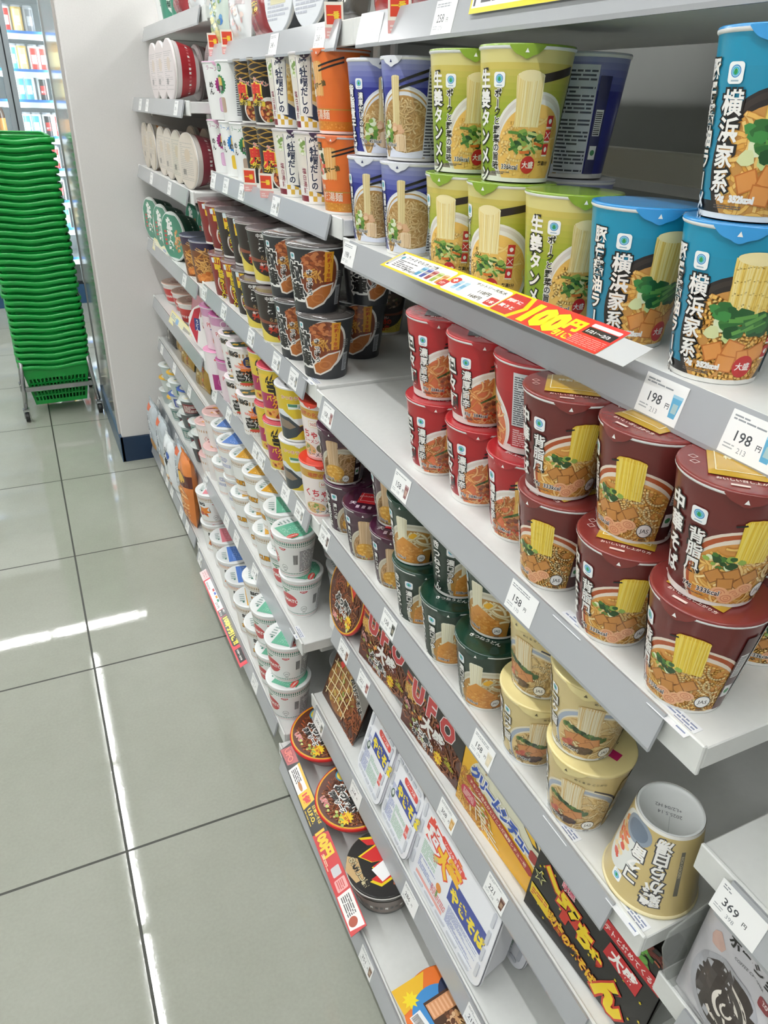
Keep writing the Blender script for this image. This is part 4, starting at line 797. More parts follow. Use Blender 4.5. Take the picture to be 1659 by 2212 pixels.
# middle bay
row('pink','white noodle cup with a plum round badge','B1',0,[(.545,-1.44,-20)],'white badge cups')
row('bluew','white noodle cup with a blue round badge','B1',0,[(.55,-1.54,-26)],'white badge cups')
row('greenw','white noodle cup with a green round badge','B1',0,[(.55,-1.64,-24)],'white badge cups')
row('tiger','black tiger-stripe noodle cup','B1',0,[(.55,-1.742,-8),(.552,-1.845,-12)],'tiger-stripe cups')
row('oyster','pale oyster-broth noodle cup','B1',0,[(.548,-1.968,-10),(.551,-2.088,-10)],'oyster broth cups')
row('orange','orange spicy noodle cup','B1',0,[(.545,-2.225,-30)],'orange noodle cups')
row('pink','white noodle cup with a plum round badge, stacked on top','B1',1,[(.53,-1.50,-10)],'white badge cups')
row('greenw','white noodle cup showing its barcode side, stacked on top','B1',1,[(.537,-1.60,-75)],'white badge cups')
row('tiger','black tiger-stripe noodle cup','B1',1,[(.548,-1.71,-30),(.55,-1.81,-30)],'tiger-stripe cups')
row('oyster','pale oyster-broth noodle cup','B1',1,[(.548,-1.945,-26),(.551,-2.07,-24)],'oyster broth cups')
row('orange','orange spicy noodle cup','B1',1,[(.545,-2.20,-50)],'orange noodle cups',lbl=['orange spicy noodle cup, stacked above the other orange one'])
row('taiwan','red minced-meat noodle cup','B2',0,[(.49,-1.589,-4),(.497,-1.688,-8)],'minced-meat noodle cups')
row('taiwan2','black minced-meat noodle cup with yellow letters','B2',0,[(.495,-1.788,-4)],'minced-meat noodle cups')
row('mugi','black and yellow barley noodle cup','B2',0,[(.484,-1.905,0),(.484,-2.018,4)],'barley noodle cups')
row('black','black miso noodle cup with brushed white-edged letters','B2',0,[(.494,-2.125,-16),(.499,-2.244,-14)],'black miso cups')
row('taiwan','red minced-meat noodle cup','B2',1,[(.50,-1.461,6),(.498,-1.56,4)],'minced-meat noodle cups')
row('taiwan2','black minced-meat noodle cup with yellow letters','B2',1,[(.498,-1.659,8),(.50,-1.758,4)],'minced-meat noodle cups')
row('mugi','black and yellow barley noodle cup','B2',1,[(.493,-1.857,6),(.49,-1.957,2)],'barley noodle cups',dz=.001)
row('black','black miso noodle cup with brushed white-edged letters','B2',1,[(.484,-2.105,-14),(.489,-2.228,-10)],'black miso cups')
row('black','','B2',0,[(.606,-2.155,-20)],'black miso cups',lbl=['black miso noodle cup in the shaded row behind the front pair, lower'])
row('black','','B2',1,[(.60,-2.20,20)],'black miso cups',lbl=['black miso noodle cup in the shaded back row, upper'])
row('mugi','','B2',0,[(.725,-2.02,-10)],'barley noodle cups',lbl=['black and yellow barley cup deep at the back of the shelf, lower'])
row('mugi','','B2',1,[(.72,-2.03,-20)],'barley noodle cups',lbl=['black and yellow barley cup deep at the back of the shelf, upper'])
row('pinklid','white noodle cup with a pink lid and magenta panel','B3',0,[(.476,-1.48,0)],'tall cups')
row('magenta','tall magenta noodle cup','B3',0,[(.487,-1.578,4)],'tall magenta cups')
row('hot','white cup with an orange flame and black letters','B3',0,[(.484,-1.69,-6),(.481,-1.815,0)],'white flame cups')
row('yellow','yellow hot butter noodle cup','B3',0,[(.494,-1.925,4),(.482,-2.03,4)],'yellow butter noodle cups')
row('tuna','yellow noodle cup with a fish picture','B3',0,[(.484,-2.138,-6)],'fish noodle cups')
row('ku','pale noodle cup with red hiragana letters','B3',0,[(.489,-2.25,0)],'red hiragana cups')
row('magenta','tall magenta noodle cup','B3',1,[(.478,-1.475,4),(.479,-1.574,4)],'tall magenta cups')
row('hot','white cup with an orange flame and black letters','B3',1,[(.481,-1.674,-6),(.474,-1.78,-2)],'white flame cups',dz=.0)
row('yellow','yellow hot butter noodle cup','B3',1,[(.49,-1.905,2),(.478,-2.02,4)],'yellow butter noodle cups')
row('tuna','yellow noodle cup with a fish picture','B3',1,[(.478,-2.142,0)],'fish noodle cups',lbl=['yellow noodle cup with a fish picture, stacked on the other'])
row('ku','pale noodle cup with red hiragana letters','B3',1,[(.495,-2.243,-34)],'red hiragana cups',lbl=['pale noodle cup with red hiragana, stacked under the shelf above'])
row('cnred','','B4',0,[(.455,-1.463,0)],'white and red cups',lbl=['white and red cup beside the blue-lid cups, lower one'])
row('cnred','','C6',0,[(.46,-1.357,0)],'white and red cups',lbl=['white and red cup at the near end of the soup tub shelf, lower one'])
row('cnred','','C6',1,[(.457,-1.355,0)],'white and red cups',lbl=['white and red cup at the near end of the soup tub shelf, upper one'])
row('sea','white cup with a blue lid','B4',0,[(.457,-1.568,0),(.464,-1.674,-10)],'blue-lid white cups')
row('curry','white curry noodle cup with a yellow lid','B4',0,[(.457,-1.778,0),(.464,-1.886,0),(.457,-1.984,0)],'yellow-lid white cups')
row('tomato','white tomato noodle cup with a green lid','B4',0,[(.464,-2.084,-10),(.459,-2.188,-20)],'green-lid white cups')
row('cnred','','B4',1,[(.462,-1.463,10)],'white and red cups',lbl=['white and red cup with a pink patterned lid, beside the blue lids, upper one'])
row('sea','white cup with a blue lid','B4',1,[(.464,-1.564,-26),(.452,-1.68,-30)],'blue-lid white cups')
row('curry','white curry noodle cup with a yellow lid','B4',1,[(.461,-1.780,-26),(.466,-1.882,-30),(.47,-1.985,-30)],'yellow-lid white cups')
row('tomato','white tomato noodle cup with a green lid','B4',1,[(.46,-2.081,0),(.447,-2.184,-62)],'green-lid white cups')
row('tomato','','B4',0,[(.565,-2.20,20)],'green-lid white cups',lbl=['white tomato cup in the shaded second row, lower'])
row('curry','','B4',1,[(.56,-2.16,160)],'yellow-lid white cups',lbl=['white noodle cup in the shaded second row, upper'])
row('bigpink','large white cup with a rose lid','B5',0,[(.429,-1.462,4),(.432,-1.572,4)],'large white cups')
row('bigsea','large white cup with a blue lid','B5',0,[(.425,-1.684,4),(.422,-1.795,4)],'large white cups')
row('bigcurry','large white cup with a yellow lid','B5',0,[(.417,-1.905,4),(.415,-2.015,6)],'large white cups')
row('bigtomato','large white cup with a green lid','B5',0,[(.412,-2.125,-30),(.406,-2.233,-36)],'large white cups')
row('bigpink','large white cup with a rose lid','B5',1,[(.423,-1.462,-20)],'large white cups',lbl=['large white cup with a rose lid, stacked on top'])
row('bigcurry','large white cup with a yellow lid','B5',1,[(.431,-1.965,0)],'large white cups',lbl=['large white cup with a yellow lid, stacked on top'])
row('bigtomato','large white cup with a green lid','B5',1,[(.414,-2.098,-30),(.411,-2.222,-30)],'large white cups')
row('bigtomato','','B5',0,[(.56,-2.24,-10)],'large white cups',lbl=['large white cup with a green lid in the shaded back row'])
# far bay
row('bowlnoodle','dark-lidded cup of brown noodles, far bay','C3',0,[(.487,-1.235,0),(.492,-1.335,0)],'dark-lidded far cups')
print('placed')
# ---------------------------------------------------------------- packs that lean or lie on their side
def pose(x,y,z,yaw,tilt,roll=0):
    """local x runs along the shelf towards the camera, y up the pack's face, z out of the face into the aisle"""
    yaw,tilt,roll=(math.radians(v) for v in (yaw,tilt,roll))
    s=Vector((math.sin(yaw),-math.cos(yaw),0)); nh=Vector((-math.cos(yaw),-math.sin(yaw),0)); k=Vector((0,0,1))
    t=k*math.cos(tilt)-nh*math.sin(tilt); n=nh*math.cos(tilt)+k*math.sin(tilt)
    s2=s*math.cos(roll)+t*math.sin(roll); t2=t*math.cos(roll)-s*math.sin(roll)
    m=Matrix((s2,t2,n)).transposed().to_4x4(); m.translation=Vector((x,y,z)); return m
def place(kind,m,label,group=None):
    K=KIND[kind]; o=thing(K['name'],label,K['cat'],m.translation,m.to_euler(),group)
    for pn,me,lb in K['parts']:
        c=link(pn,me,o)
        if lb: c['label']=lb
    return o
XY=lambda x,y,l:(x/1000,y/1000,l)
def tray(kind,w,h,d,lidc,trayc,art,r=.018,name='noodle_box',cat='noodle box',taper=.86,ridges=False):
    """square tray: origin at the lower far corner of its lid"""
    lm=MB(); lm.prism(rrect(w*1000-1,h*1000-1,r*1000,6,w*500,h*500),0,0,PR(lidc)) if False else None
    o=rrect(w-.001,h-.001,r,6,w/2,h/2); lm.prism(o,-.0015,.0,PR(lidc)); flat_art(lm,art,XY,.0002)
    if ridges:
        for sx in (0,1):
            for k in range(4): lm.prism([(px,py) for px,py in rrect(.007,h*.16,.003,3,.013+sx*(w-.026),h*(.2+.2*k))],0,.0018,M('#c9cdd4',.3))
        for sy in (0,1):
            for k in range(5): lm.prism([(px,py) for px,py in rrect(w*.13,.006,.0028,3,w*(.18+.16*k),.012+sy*(h-.024))],0,.0018,M('#c9cdd4',.3))
    tm=MB(); n=len(o); vs=[];fs=[]
    for zz,k in ((-.0015,1.012),(-.005,1.012),(-.0055,.975),(-d,taper)):
        vs+=[(w/2+(x-w/2)*k,h/2+(y-h/2)*k,zz) for x,y in o]
    for j in range(3): fs+=[(j*n+k,(j+1)*n+k,(j+1)*n+(k+1)%n,j*n+(k+1)%n) for k in range(n)]
    fs.append(tuple(range(3*n,4*n))[::-1]); tm.add(vs,fs,PR(trayc),False)
    KIND[kind]=dict(name=name,cat=cat,parts=[('tray',tm.mesh('tray'),None),('lid',lm.mesh('lid'),None)])
def bowl(kind,Rr,d,rb,lidc,wallc,art,band=None,name='noodle_bowl',foil=False,rimc='#ece9e4'):
    """round bowl: origin at the centre of its lid"""
    lm=MB().lathe([(Rr-.0015,-.0005),(Rr+.0006,-.0018),(Rr+.0006,-.004)],FOIL(lidc) if foil else PR(lidc),48,cap0=True,cap1=False)
    lm=MB(); lm.lathe([(Rr+.0006,-.004),(Rr+.0008,-.001),(Rr-.001,0)],FOIL(lidc) if foil else PR(lidc),56,cap0=False); flat_art(lm,art,XY,.0003)
    wm=MB(); wm.lathe([(rb-.004,-d),(rb,-d+.002),(rb+(Rr-rb)*.8,-.018),(Rr-.002,-.009)],PR(wallc),56,cap1=False); wm.lathe([(Rr-.002,-.009),(Rr+.0012,-.006),(Rr+.0012,-.0035),(Rr-.001,-.003)],M(rimc,.35),56,cap0=False,cap1=False)
    if band:
        c,c2=band; q=[(rb+(Rr-rb)*(.2+.6*t)+.0004,-d+.012+(d-.032)*t) for t in (0,.5,1)]
        wm.lathe(q,PR(c),56,cap0=False,cap1=False); m=q[1]
        aa=Art(5)
        for k in range(40):
            a=2*PI*k/40; wm.add([((q[j][0]+.0004)*math.cos(a+b),(q[j][0]+.0004)*math.sin(a+b),q[j][1]+dz) for j,b,dz in ((0,0,.004),(0,.09,.004),(1,.09,0),(1,0,0))],[(0,1,2,3)],PR(c2 if k%3 else WH))
    KIND[kind]=dict(name=name,cat='noodle bowl',parts=[('bowl_wall',wm.mesh('bowl_wall'),None),('lid',lm.mesh('lid'),None)])
def pouch(kind,w,h,d,col,art,name='food_pouch',cat='pouch',crimp=True,seed=1):
    """soft bag: origin at the lower far corner, standing on its bottom edge"""
    rr=random.Random(seed); ph=[(rr.uniform(60,200),rr.uniform(60,200),rr.uniform(0,6)) for _ in range(6)]
    def f(x,y,side=1):
        u=abs(2*x/w-1);v=abs(2*y/h-1); e=max(0,1-u**3)**.6*max(0,1-v**4)**.6
        return side*(d/2*e)+e*.0016*sum(math.sin(a*x+b*y+c) for a,b,c in ph)/2
    m=MB(); nx,ny=max(4,round(w/.008)),max(4,round(h/.008)); mat=M(col,.22,.5,bump=.25,bscale=35,coat=.4,var=.03)
    for sd in (1,-1):
        vs=[];fs=[]
        for j in range(ny+1):
            for i in range(nx+1):
                x,y=w*i/nx,h*j/ny; vs.append((x,y,f(x,y,sd)))
        for j in range(ny):
            for i in range(nx):
                a=j*(nx+1)+i; q=(a,a+1,a+nx+2,a+nx+1); fs.append(q if sd==1 else q[::-1])
        m.add(vs,fs,mat,True)
    for pts,mm,n in art.split(w*1000/nx,h*1000/ny):
        m.add([(x/1000,y/1000,f(x/1000,y/1000)+.00045+n*LIFT) for x,y in pts],[tuple(range(len(pts)))],mm,True)
    P=[('bag',m.mesh('bag'),None)]
    if crimp:
        c=MB(); vs=[];fs=[]; k=40
        for j,yy in enumerate((h-.001,h+.006,h+.013)):
            for i in range(k+1): vs.append((w*i/k,yy,.0012*(-1)**i*(.4 if j==0 else 1)+.001*math.sin(i*.5)))
        for j in range(2):
            for i in range(k): a=j*(k+1)+i; fs.append((a,a+1,a+k+2,a+k+1))
        c.add(vs,fs,mat,False); P.append(('top_seal',c.mesh('top_seal'),None))
    KIND[kind]=dict(name=name,cat=cat,parts=P)
YK=['#3a1a10','#8e4a26','#ad6a3a','#6e3820','#9a5428']
# fried-noodle box, black with big red letters
a=Art(101); W,H=174,134; a.clip=(1,1,W-1,H-1)
a.rect(0,0,W,H,'#54291a'); a.noodles(90,52,96,60,YK,230,2.6,.25); a.poly([(0,H),(0,112),(30,104),(58,96),(172,60),(W,40),(W,H)],'#262120'); a.poly([(0,112),(0,72),(40,68),(62,92),(30,106)],'#b03226'); a.noodles(20,78,24,18,['#b8862c','#e6b04a','#efc468'],30,2.4,.3)
a.line([(0,104),(60,94),(46,74)],2.2,'#e2b02c'); a.rect(6,92,44,98,'#3f3a26'); a.bits(70,34,60,24,16,4,['#b8c06a','#cfd08c','#e08a2c','#8ea048'])
a.clip=None; a.text('U',22,74,50,'#c43a3c','#e6dcdc',ow=.035,bold=.06,sx=.95); a.text('F',68,72,50,'#c43a3c','#e6dcdc',ow=.035,bold=.06); a.text('O',108,70,50,'#c43a3c','#e6dcdc',ow=.035,bold=.06,sx=.95); a.rect(59,73,65,79,'#c43a3c'); a.rect(100,71,106,77,'#c43a3c')
a.text('大盛',60,40,33,WH,'#6a2420',ow=.07,bold=.05,rot=-.08); a.text('ぶっ濃い',42,26,15,BK,WH,ow=.12,bold=.04,rot=-.2); a.text('濃厚ソース',40,12,9,BK,WH,ow=.12,bold=.03,rot=-.15); a.star(118,18,13,9,11,'#f0c81c'); a.text('焼そば',118,15,7,'#c03a1c',anchor='c',bold=.03); a.text('UFO',4,52,11,'#b8505a','#e8c4c0',ow=.05,rot=-.5); a.text('大盛り',132,34,9,'#b8b82c',rot=-.5); a.fine(134,24,160,30,2,'#b8b82c')
tray('ufobox',W/1000,H/1000,.046,'#2a2322','#1f1c1b',a)
# yellow cream-stew noodle box
a=Art(103); W,H=190,136; a.clip=(1,1,W-1,H-1); a.rect(0,0,W,H,'#efb91e'); a.ell(104,78,84,54,'#e6e4cc',40); a.ell(130,30,90,34,'#f0b41c',40); a.noodles(34,34,52,46,['#a8641f','#e6a83c','#f0c45c','#d9903c'],120,3,.3)
for k in range(7): a.line([(22+k*9,44-k*5),(60+k*9,52-k*7)],2.6,'#f3ecd8')
for k in range(4): a.line([(30+k*14,50-k*6),(40+k*17,12-k*2)],2.4,'#f3ecd8')
a.bits(54,28,36,18,16,4,['#c8682c','#7fa03c','#e0882c','#d9c45c']); a.ell(30,34,20,13,'#c8344a',26); a.fine(16,27,44,41,4,'#f0d0c8')
for _ in range(22): a.star(a.r.uniform(4,W-4),a.r.uniform(4,H-4),2.2,1,5,'#b8862c')
a.poly([(16,64),(24,72),(176,52),(186,44),(178,38),(20,58)],'#b0302c'); a.text('チキンの旨みがとけこんだ濃厚シチュー味',26,61.5,7.6,'#f2e2c8',rot=-.13)
for k,ch in enumerate('クリームシチュー'): a.text(ch,22+k*19,79-k*2.2,25,'#2450b4','#f4f3ee',ow=.09,bold=.06,rot=-.06)
a.text('焼そばに',96,110,9,'#e8b828',BK,ow=.14,bold=.04); a.poly([(134,112),(166,112),(184,92),(172,90),(150,102)],BK); a.poly([(138,110),(164,110),(178,95),(168,94),(148,105)],'#f0c02c'); a.rrect(176,74,16,18,4,'#a82e2a'); a.ell(42,118,9,9,'#c9ced6',18); a.ring(42,118,9,9,1.2,'#7a88a8',18); a.clip=None; a.star(80,126,4,2,5,'#a8842c')
tray('stewbox',W/1000,H/1000,.05,'#efb91e','#d99a1c',a)
# black mayo-mustard noodle box
a=Art(105); W,H=205,150; a.clip=(1,1,W-1,H-1); a.rect(0,0,W,H,'#14110f'); a.noodles(100,H,110,30,['#3a1510','#8e3a22','#ad5a3a','#6e2820'],110,2.6,.25); a.bits(168,124,16,12,26,5,['#3f7a2c','#5f9a3c','#2f5a22']); a.poly([(6,122),(W,116),(W,98),(6,104)],'#c02028')
for _ in range(34): a.star(a.r.uniform(6,W-6),a.r.uniform(6,H-54),2.4,1.1,5,'#e0c81e')
a.text('からしマヨがソースのポテトと絡めてくる!',14,108,9.4,'#f0e4e0',rot=-.028,bold=.02); a.clip=None
a.line([(22,92),(44,76),(62,74)],12,'#c8301e'); a.line([(22,92),(44,76),(62,74)],8,'#efd21e')
for ch,x,y,sz in (('平',48,54,36),('ち',84,50,30),('ゃ',110,46,24),('ん',130,12,46)): a.text(ch,x,y,sz,'#efd21e','#c8301e',ow=.06,bold=.08,rot=-.12)
a.poly([(128,72),(132,95),(184,90),(182,66)],'#c02028'); a.text('大盛',136,74,21,WH,bold=.04,rot=-.08); a.text('夜店の焼そば',40,26,15.5,'#e8b81e','#a83a1c',ow=.05,bold=.05,rot=-.15); a.text('明星',48,90,12,'#d9647c','#f0dcd8',ow=.05); a.poly([(4,46),(40,42),(44,22),(6,28)],'#e8c81c'); a.fine(8,30,38,42,3,'#c8502c'); a.star(14,66,12,5,5,'#d8d890'); a.star(14,66,9,3.6,5,'#14110f')
tray('mayobox',W/1000,H/1000,.05,'#14110f','#1a1613',a)
# white ribbed-lid noodle boxes
def peyoung(k,W,H,big):
    a=Art(107); B='#8a96c4'
    a.rect(W*.27,H*.50,W*.92,H*.72,'#233a92') if not big else a.rect(W*.50,H*.34,W*.94,H*.60,'#233a92')
    if big:
        a.text('やきそば',W*.515,H*.40,25,'#efd820','#233a92',ow=.04,bold=.06); 
        for ch,x,y,s_,c1,c2 in (('超',.10,.62,44,'#e04a3c','#f3f0ee'),('大',.27,.52,42,'#f0c02c','#e0402c'),('盛',.41,.62,40,'#f0b81c','#e0402c')): a.text(ch,W*x,H*y,s_,c1,c2,ow=.06,bold=.06,rot=-.15)
        a.rot=(W*.4,H*.8,-.1); a.rrect(W*.45,H*.78,74,12,6,'#d9443c'); a.text('ソースやきそば',W*.45,H*.755,8,'#f6e6e2',anchor='c'); a.rot=None
        a.fine(W*.12,H*.36,W*.32,H*.54,8,'#9cc0a8'); a.fine(W*.12,H*.2,W*.34,H*.34,6,B); a.fine(W*.54,H*.12,W*.9,H*.32,14,B); a.fine(W*.32,H*.16,W*.52,H*.26,4,'#d9706c'); a.ell(W*.40,H*.30,8,8,'#d8882c',16); a.rect(W*.385,H*.18,W*.405,H*.26,'#6a8a3c'); a.rect(W*.12,H*.1,W*.5,H*.14,'#e8a8a0')
    else:
        a.text('やきそば',W*.285,H*.54,23.5,'#efd820','#233a92',ow=.04,bold=.06); a.rrect(W*.62,H*.81,58,13,6.5,'#d9443c'); a.text('ソース味',W*.62,H*.79,9,'#f6e6e2',anchor='c')
        a.fine(W*.36,H*.14,W*.74,H*.42,14,'#9cc0a8'); a.fine(W*.14,H*.12,W*.34,H*.40,14,B); a.fine(W*.14,H*.5,W*.32,H*.6,5,B); a.rect(W*.76,H*.26,W*.86,H*.42,'#dd5a52'); a.text('3分',W*.77,H*.3,7,WH); a.ell(W*.2,H*.46,7,9,'#3f5a4c',16); a.ell(W*.2,H*.47,4,5,'#dfe6e2',14)
    tray(k,W/1000,H/1000,.055,'#e9ebf0','#e2e2e8',a,.022,ridges=True)
peyoung('ribbox',124,148,False); peyoung('ribboxbig',236,172,True)
# savoury-pancake noodle box, half grilled pancake and half noodles
a=Art(109); W,H=171,122; a.clip=(1,1,W-1,H-1); a.rect(0,0,W,H,'#4a2a18'); a.ell(66,62,64,56,'#8e5a2a',34); a.bits(66,62,58,50,130,5.5,['#9a6a34','#b8803c','#7c4a24','#a8863c','#c0a050','#8a9a44'])
a.noodles(134,42,60,52,['#3a1a10','#9a5428','#b8683a','#7e3a1c'],120,2.2,.2)
for k in range(5): a.line([(14+k*22,16+5*math.sin(k)),(20+k*22,64+4*math.sin(k*2)),(16+k*23,106)],2.6,'#e9d9a8')
for k in range(4): a.line([(8,26+k*23),(60,30+k*22),(112,24+k*23)],2.6,'#e9d9a8')
a.poly([(84,H),(W,H),(W,62)],'#7a7670'); a.star(40,108,10,7,4,'#d8382c'); a.clip=None; a.text('だけ焼そば',86,104,16,BK,'#d8d4cc',ow=.06,bold=.06,rot=-.5)
tray('pancakebox',W/1000,H/1000,.05,'#4a2a18','#231a16',a,.03)
# red bowls
def redbowl(k,col,dark,lightning):
    a=Art(111); r=82; a.ell(0,0,78,78,'#e0a81e',48); a.ell(0,0,75,75,'#5a2a18',48); a.noodles(4,-8,66,60,YK+['#b85a2c'],230,3,.24); a.clip=(-78,-78,78,78)
    if lightning: a.poly([(-20,74),(10,20),(2,34),(34,12),(40,66),(10,76)],'#d8301e'); a.line([(-30,66),(-4,20),(2,34),(34,8)],4,'#e8b01e')
    else: a.poly([(-62,42),(-40,63),(2,75),(44,60),(66,36),(10,16),(-40,18)],'#d8301e'); a.ell(-52,4,17,19,'#3a8aa8',24); a.ell(-52,4,14,16,'#e8d04c',24); a.bits(-54,2,9,9,10,5,['#e8b48c','#d89a6c']); a.text('バーレル',-30,22,21,BK,WH,ow=.1,bold=.08); a.text('カリー',-26,46,20,WH,BK,ow=.1,bold=.08)
    a.text('ぶっ濃い',-36,-26,19,BK,WH,ow=.13,bold=.06); a.text('濃厚ソース',-30,-42,12,BK,WH,ow=.13,bold=.04); a.star(40,-40,16,11,12,'#f0c81c'); a.text('新登場',40,-43,8,'#c0401c',anchor='c',bold=.04); a.text('UFO',-30,-64,14,'#d85a5a','#f0d8d0',ow=.05); a.bits(20,-54,34,10,10,4,['#9ab04c','#c8d07c']); a.clip=None
    bowl(k,.080,.055,.055,col,dark,a,None,rimc='#c8201e')
redbowl('redbowl','#d8261e','#8e1c16',False); redbowl('redbowl2','#d8261e','#8e1c16',True)
# black and red bowl with a blank white sticker
a=Art(113); a.clip=(-66,-66,66,66); a.ell(0,0,65,65,'#1c1a19',44); a.poly([(-66,20),(-50,44),(-36,30),(-44,-10),(-60,-10)],'#c8a878'); a.bits(24,-44,26,14,26,6,['#c86a3c','#e8a86c','#a84a2c','#d8c07c'])
for pts in ([(-14,60),(30,40),(22,30),(-8,44)],[(-30,30),(10,36),(2,4),(-16,10)],[(-20,2),(34,10),(36,-2),(-10,-14)],[(-34,-18),(20,-12),(14,-30),(-22,-34)],[(20,34),(40,30),(44,-6),(30,0)]): a.fan([(x*1.12,y*1.12-1) for x,y in pts],'#e2c81c'); a.fan(pts,'#c8282a')
a.text('のどごし麺',-46,38,13,'#cfc39a',BK,ow=.06,vert=True,bold=.04,pitch=1.0); a.clip=None; a.rot=(8,-12,.2); a.rect(-22,-26,36,4,'#f2f3f3'); a.rot=None
bowl('blackbowl',.066,.075,.052,'#2a2826','#55504c',a,('#7a6a62','#3f3a38'))
# orange and blue grilled-meat bowl
a=Art(115); a.clip=(-62,-62,62,62); a.ell(0,0,61,61,'#e2742c',44); a.poly([(-60,-60),(-60,0),(-30,-20),(-20,-60)],'#e8b82c'); a.ell(6,-10,44,44,'#3f8ac8',34); a.ell(6,24,44,26,'#26304c',30); a.rect(-20,-26,40,32,'#4a3020'); a.rect(-16,-24,8,30,'#d89a6c')
for k in range(8): a.rect(-14,-22+k*6.5,6,-19+k*6.5,'#e8b48c')
a.bits(24,4,14,24,30,5,['#8a5a3c','#c89a6c','#5f3a24','#d8b48c']); a.text('焼肉カルビ',-4,34,13,'#6a3a1c','#f0d89c',ow=.08,bold=.04,rot=-.6); a.rot=(-4,-44,.1); a.rect(-14,-54,14,-34,'#eceeee'); a.bars(-12,-52,12,-40); a.rot=None; a.clip=None; a.star(-34,-40,14,8,9,'#f0d82c')
bowl('bluebowl',.062,.05,.048,'#e2742c','#d8cfc4',a)
# pale paper-lid bowls, lids to the aisle
def palebowl(k,lidc,wallc,bandc,seed,Rr=.07,green=False):
    a=Art(seed); a.ell(0,0,Rr*960,Rr*960,lidc,40); a.clip=(-64,-64,64,64)
    if green: a.ell(0,0,Rr*960,Rr*960,'#4f8f76',40); a.text('たぬき',-14,52,36,WH,vert=True,bold=.1,pitch=.95); a.bits(28,-10,22,30,30,6,['#d8a06c','#c88a54','#e8c49c']); a.fine(-50,-30,-36,20,4,'#c8504c')
    else: a.fine(-44,-46,44,46,20,mixc(lidc,'#8a8a88',.45),.4); a.ell(6,14,20,16,mixc(lidc,'#b89a6c',.3),20); a.bars(-30,-34,-8,-20)
    a.clip=None; bowl(k,Rr,.072,.052,lidc,wallc,a,(bandc,mixc(bandc,'#f0e0d8',.4)))
palebowl('pinkbowl','#ddd3d2','#e0dad8','#a82a32',121,.071); palebowl('tanbowl','#cfc4b2','#d8cfc0','#d8862c',123,.068); palebowl('brownbowl','#d3c9bb','#d8d0c8','#8a3a44',125,.067); palebowl('greenbowl','#dfe6e2','#2f5f4c','#2a4f40',127,.073,True)
# upright bowls
a=Art(129); a.noodles(0,0,40,40,['#a86a54','#d8b0a0','#e8cfc4','#c8887c'],40,5,.2)
bowl('potbowl',.066,.078,.048,'#c9a493','#e6e2de',a,('#c8403c','#f0e4e0'),foil=True)
# white and red round packs standing on edge
a=Art(131); a.ell(0,0,66,66,'#eeeae8',40); a.poly([(-66,0),(-40,52),(-10,64),(-24,30),(-30,-6),(-40,-52)],'#b8283c'); a.text('ら',-20,10,52,WH,'#b8283c',ow=.06,bold=.1); a.rect(-44,-10,-22,26,'#2a3a7a'); a.text('うどん',-33,22,12,WH,vert=True); a.bars(10,-44,40,-14)
bowl('redwhite',.069,.075,.052,'#eeeae8','#e4dcdc',a)
# pouches
def simple_pouch(k,w,h,d,col,parts,seed,**kw):
    a=Art(seed); W,H=w*1000,h*1000
    for p in parts:
        if p[0]=='r': a.rect(p[1]*W,p[2]*H,p[3]*W,p[4]*H,p[5])
        elif p[0]=='e': a.ell(p[1]*W,p[2]*H,p[3]*W,p[4]*H,p[5])
        elif p[0]=='f': a.fine(p[1]*W,p[2]*H,p[3]*W,p[4]*H,p[5],p[6])
        elif p[0]=='t': a.text(p[1],p[2]*W,p[3]*H,p[4],p[5],p[6],ow=.06,bold=.04,vert=p[7])
        elif p[0]=='n': a.noodles(p[1]*W,p[2]*H,p[3]*W,p[4]*H,p[5],p[6],3,.3)
        elif p[0]=='b': a.bits(p[1]*W,p[2]*H,p[3]*W,p[4]*H,p[5],p[6],p[7])
    pouch(k,w,h,d,col,a,seed=seed,**kw)
simple_pouch('goldbag',.13,.118,.03,'#a8842c',[('r',.1,.1,.45,.9,'#8a6a24'),('t','味噌らーめん',.72,.9,15,'#e0783c',BK,True),('b',.35,.4,.2,.25,16,6,['#d8c07c','#b89a4c','#e8d8a8'])],141,name='noodle_packet',cat='packet')
simple_pouch('darkbag',.12,.118,.03,'#3a352e',[('t','黒らーめん',.5,.92,17,'#d8d4cc',None,True),('r',.05,.9,.95,.99,'#c8a83c')],143,name='noodle_packet',cat='packet')
simple_pouch('silverbag',.15,.20,.05,'#b9c2c8',[('t','しるこ',.45,.78,34,'#2a3438','#e9eef0',True),('r',.1,.86,.5,.97,'#e0632c'),('e',.6,.2,.25,.12,'#c89a5c'),('f',.1,.05,.4,.14,5,'#7a8a94')],145,name='snack_bag',cat='snack bag')
simple_pouch('whitebag',.14,.19,.05,'#e3e8ea',[('t','汁物',.6,.85,34,'#1f2a2c',None,True),('t','miso',.1,.62,14,'#2f6a5c',None,False),('b',.5,.2,.35,.12,26,7,['#c89a6c','#a86a3c','#e8cfa8']),('e',.75,.75,.1,.08,'#2f58a8')],147,name='snack_bag',cat='snack bag')
simple_pouch('orangebag',.12,.24,.05,'#d8803c',[('r',.0,.62,1,.8,'#5a2a24'),('e',.5,.72,.3,.07,'#e0b03c'),('f',.1,.08,.9,.55,9,'#f0b878'),('b',.5,.3,.35,.2,20,8,['#e89a4c','#b85a24','#f0c08c'])],149,name='snack_bag',cat='snack bag')
simple_pouch('redpouch',.10,.19,.04,'#a81c26',[('b',.35,.3,.28,.2,26,7,['#d8a06c','#b85a3c','#e8c49c','#7a2a1c']),('r',.5,.42,.9,.6,'#3f5a2c'),('t','ホルモン',.55,.46,9,'#e8d84c',None,False)],151)
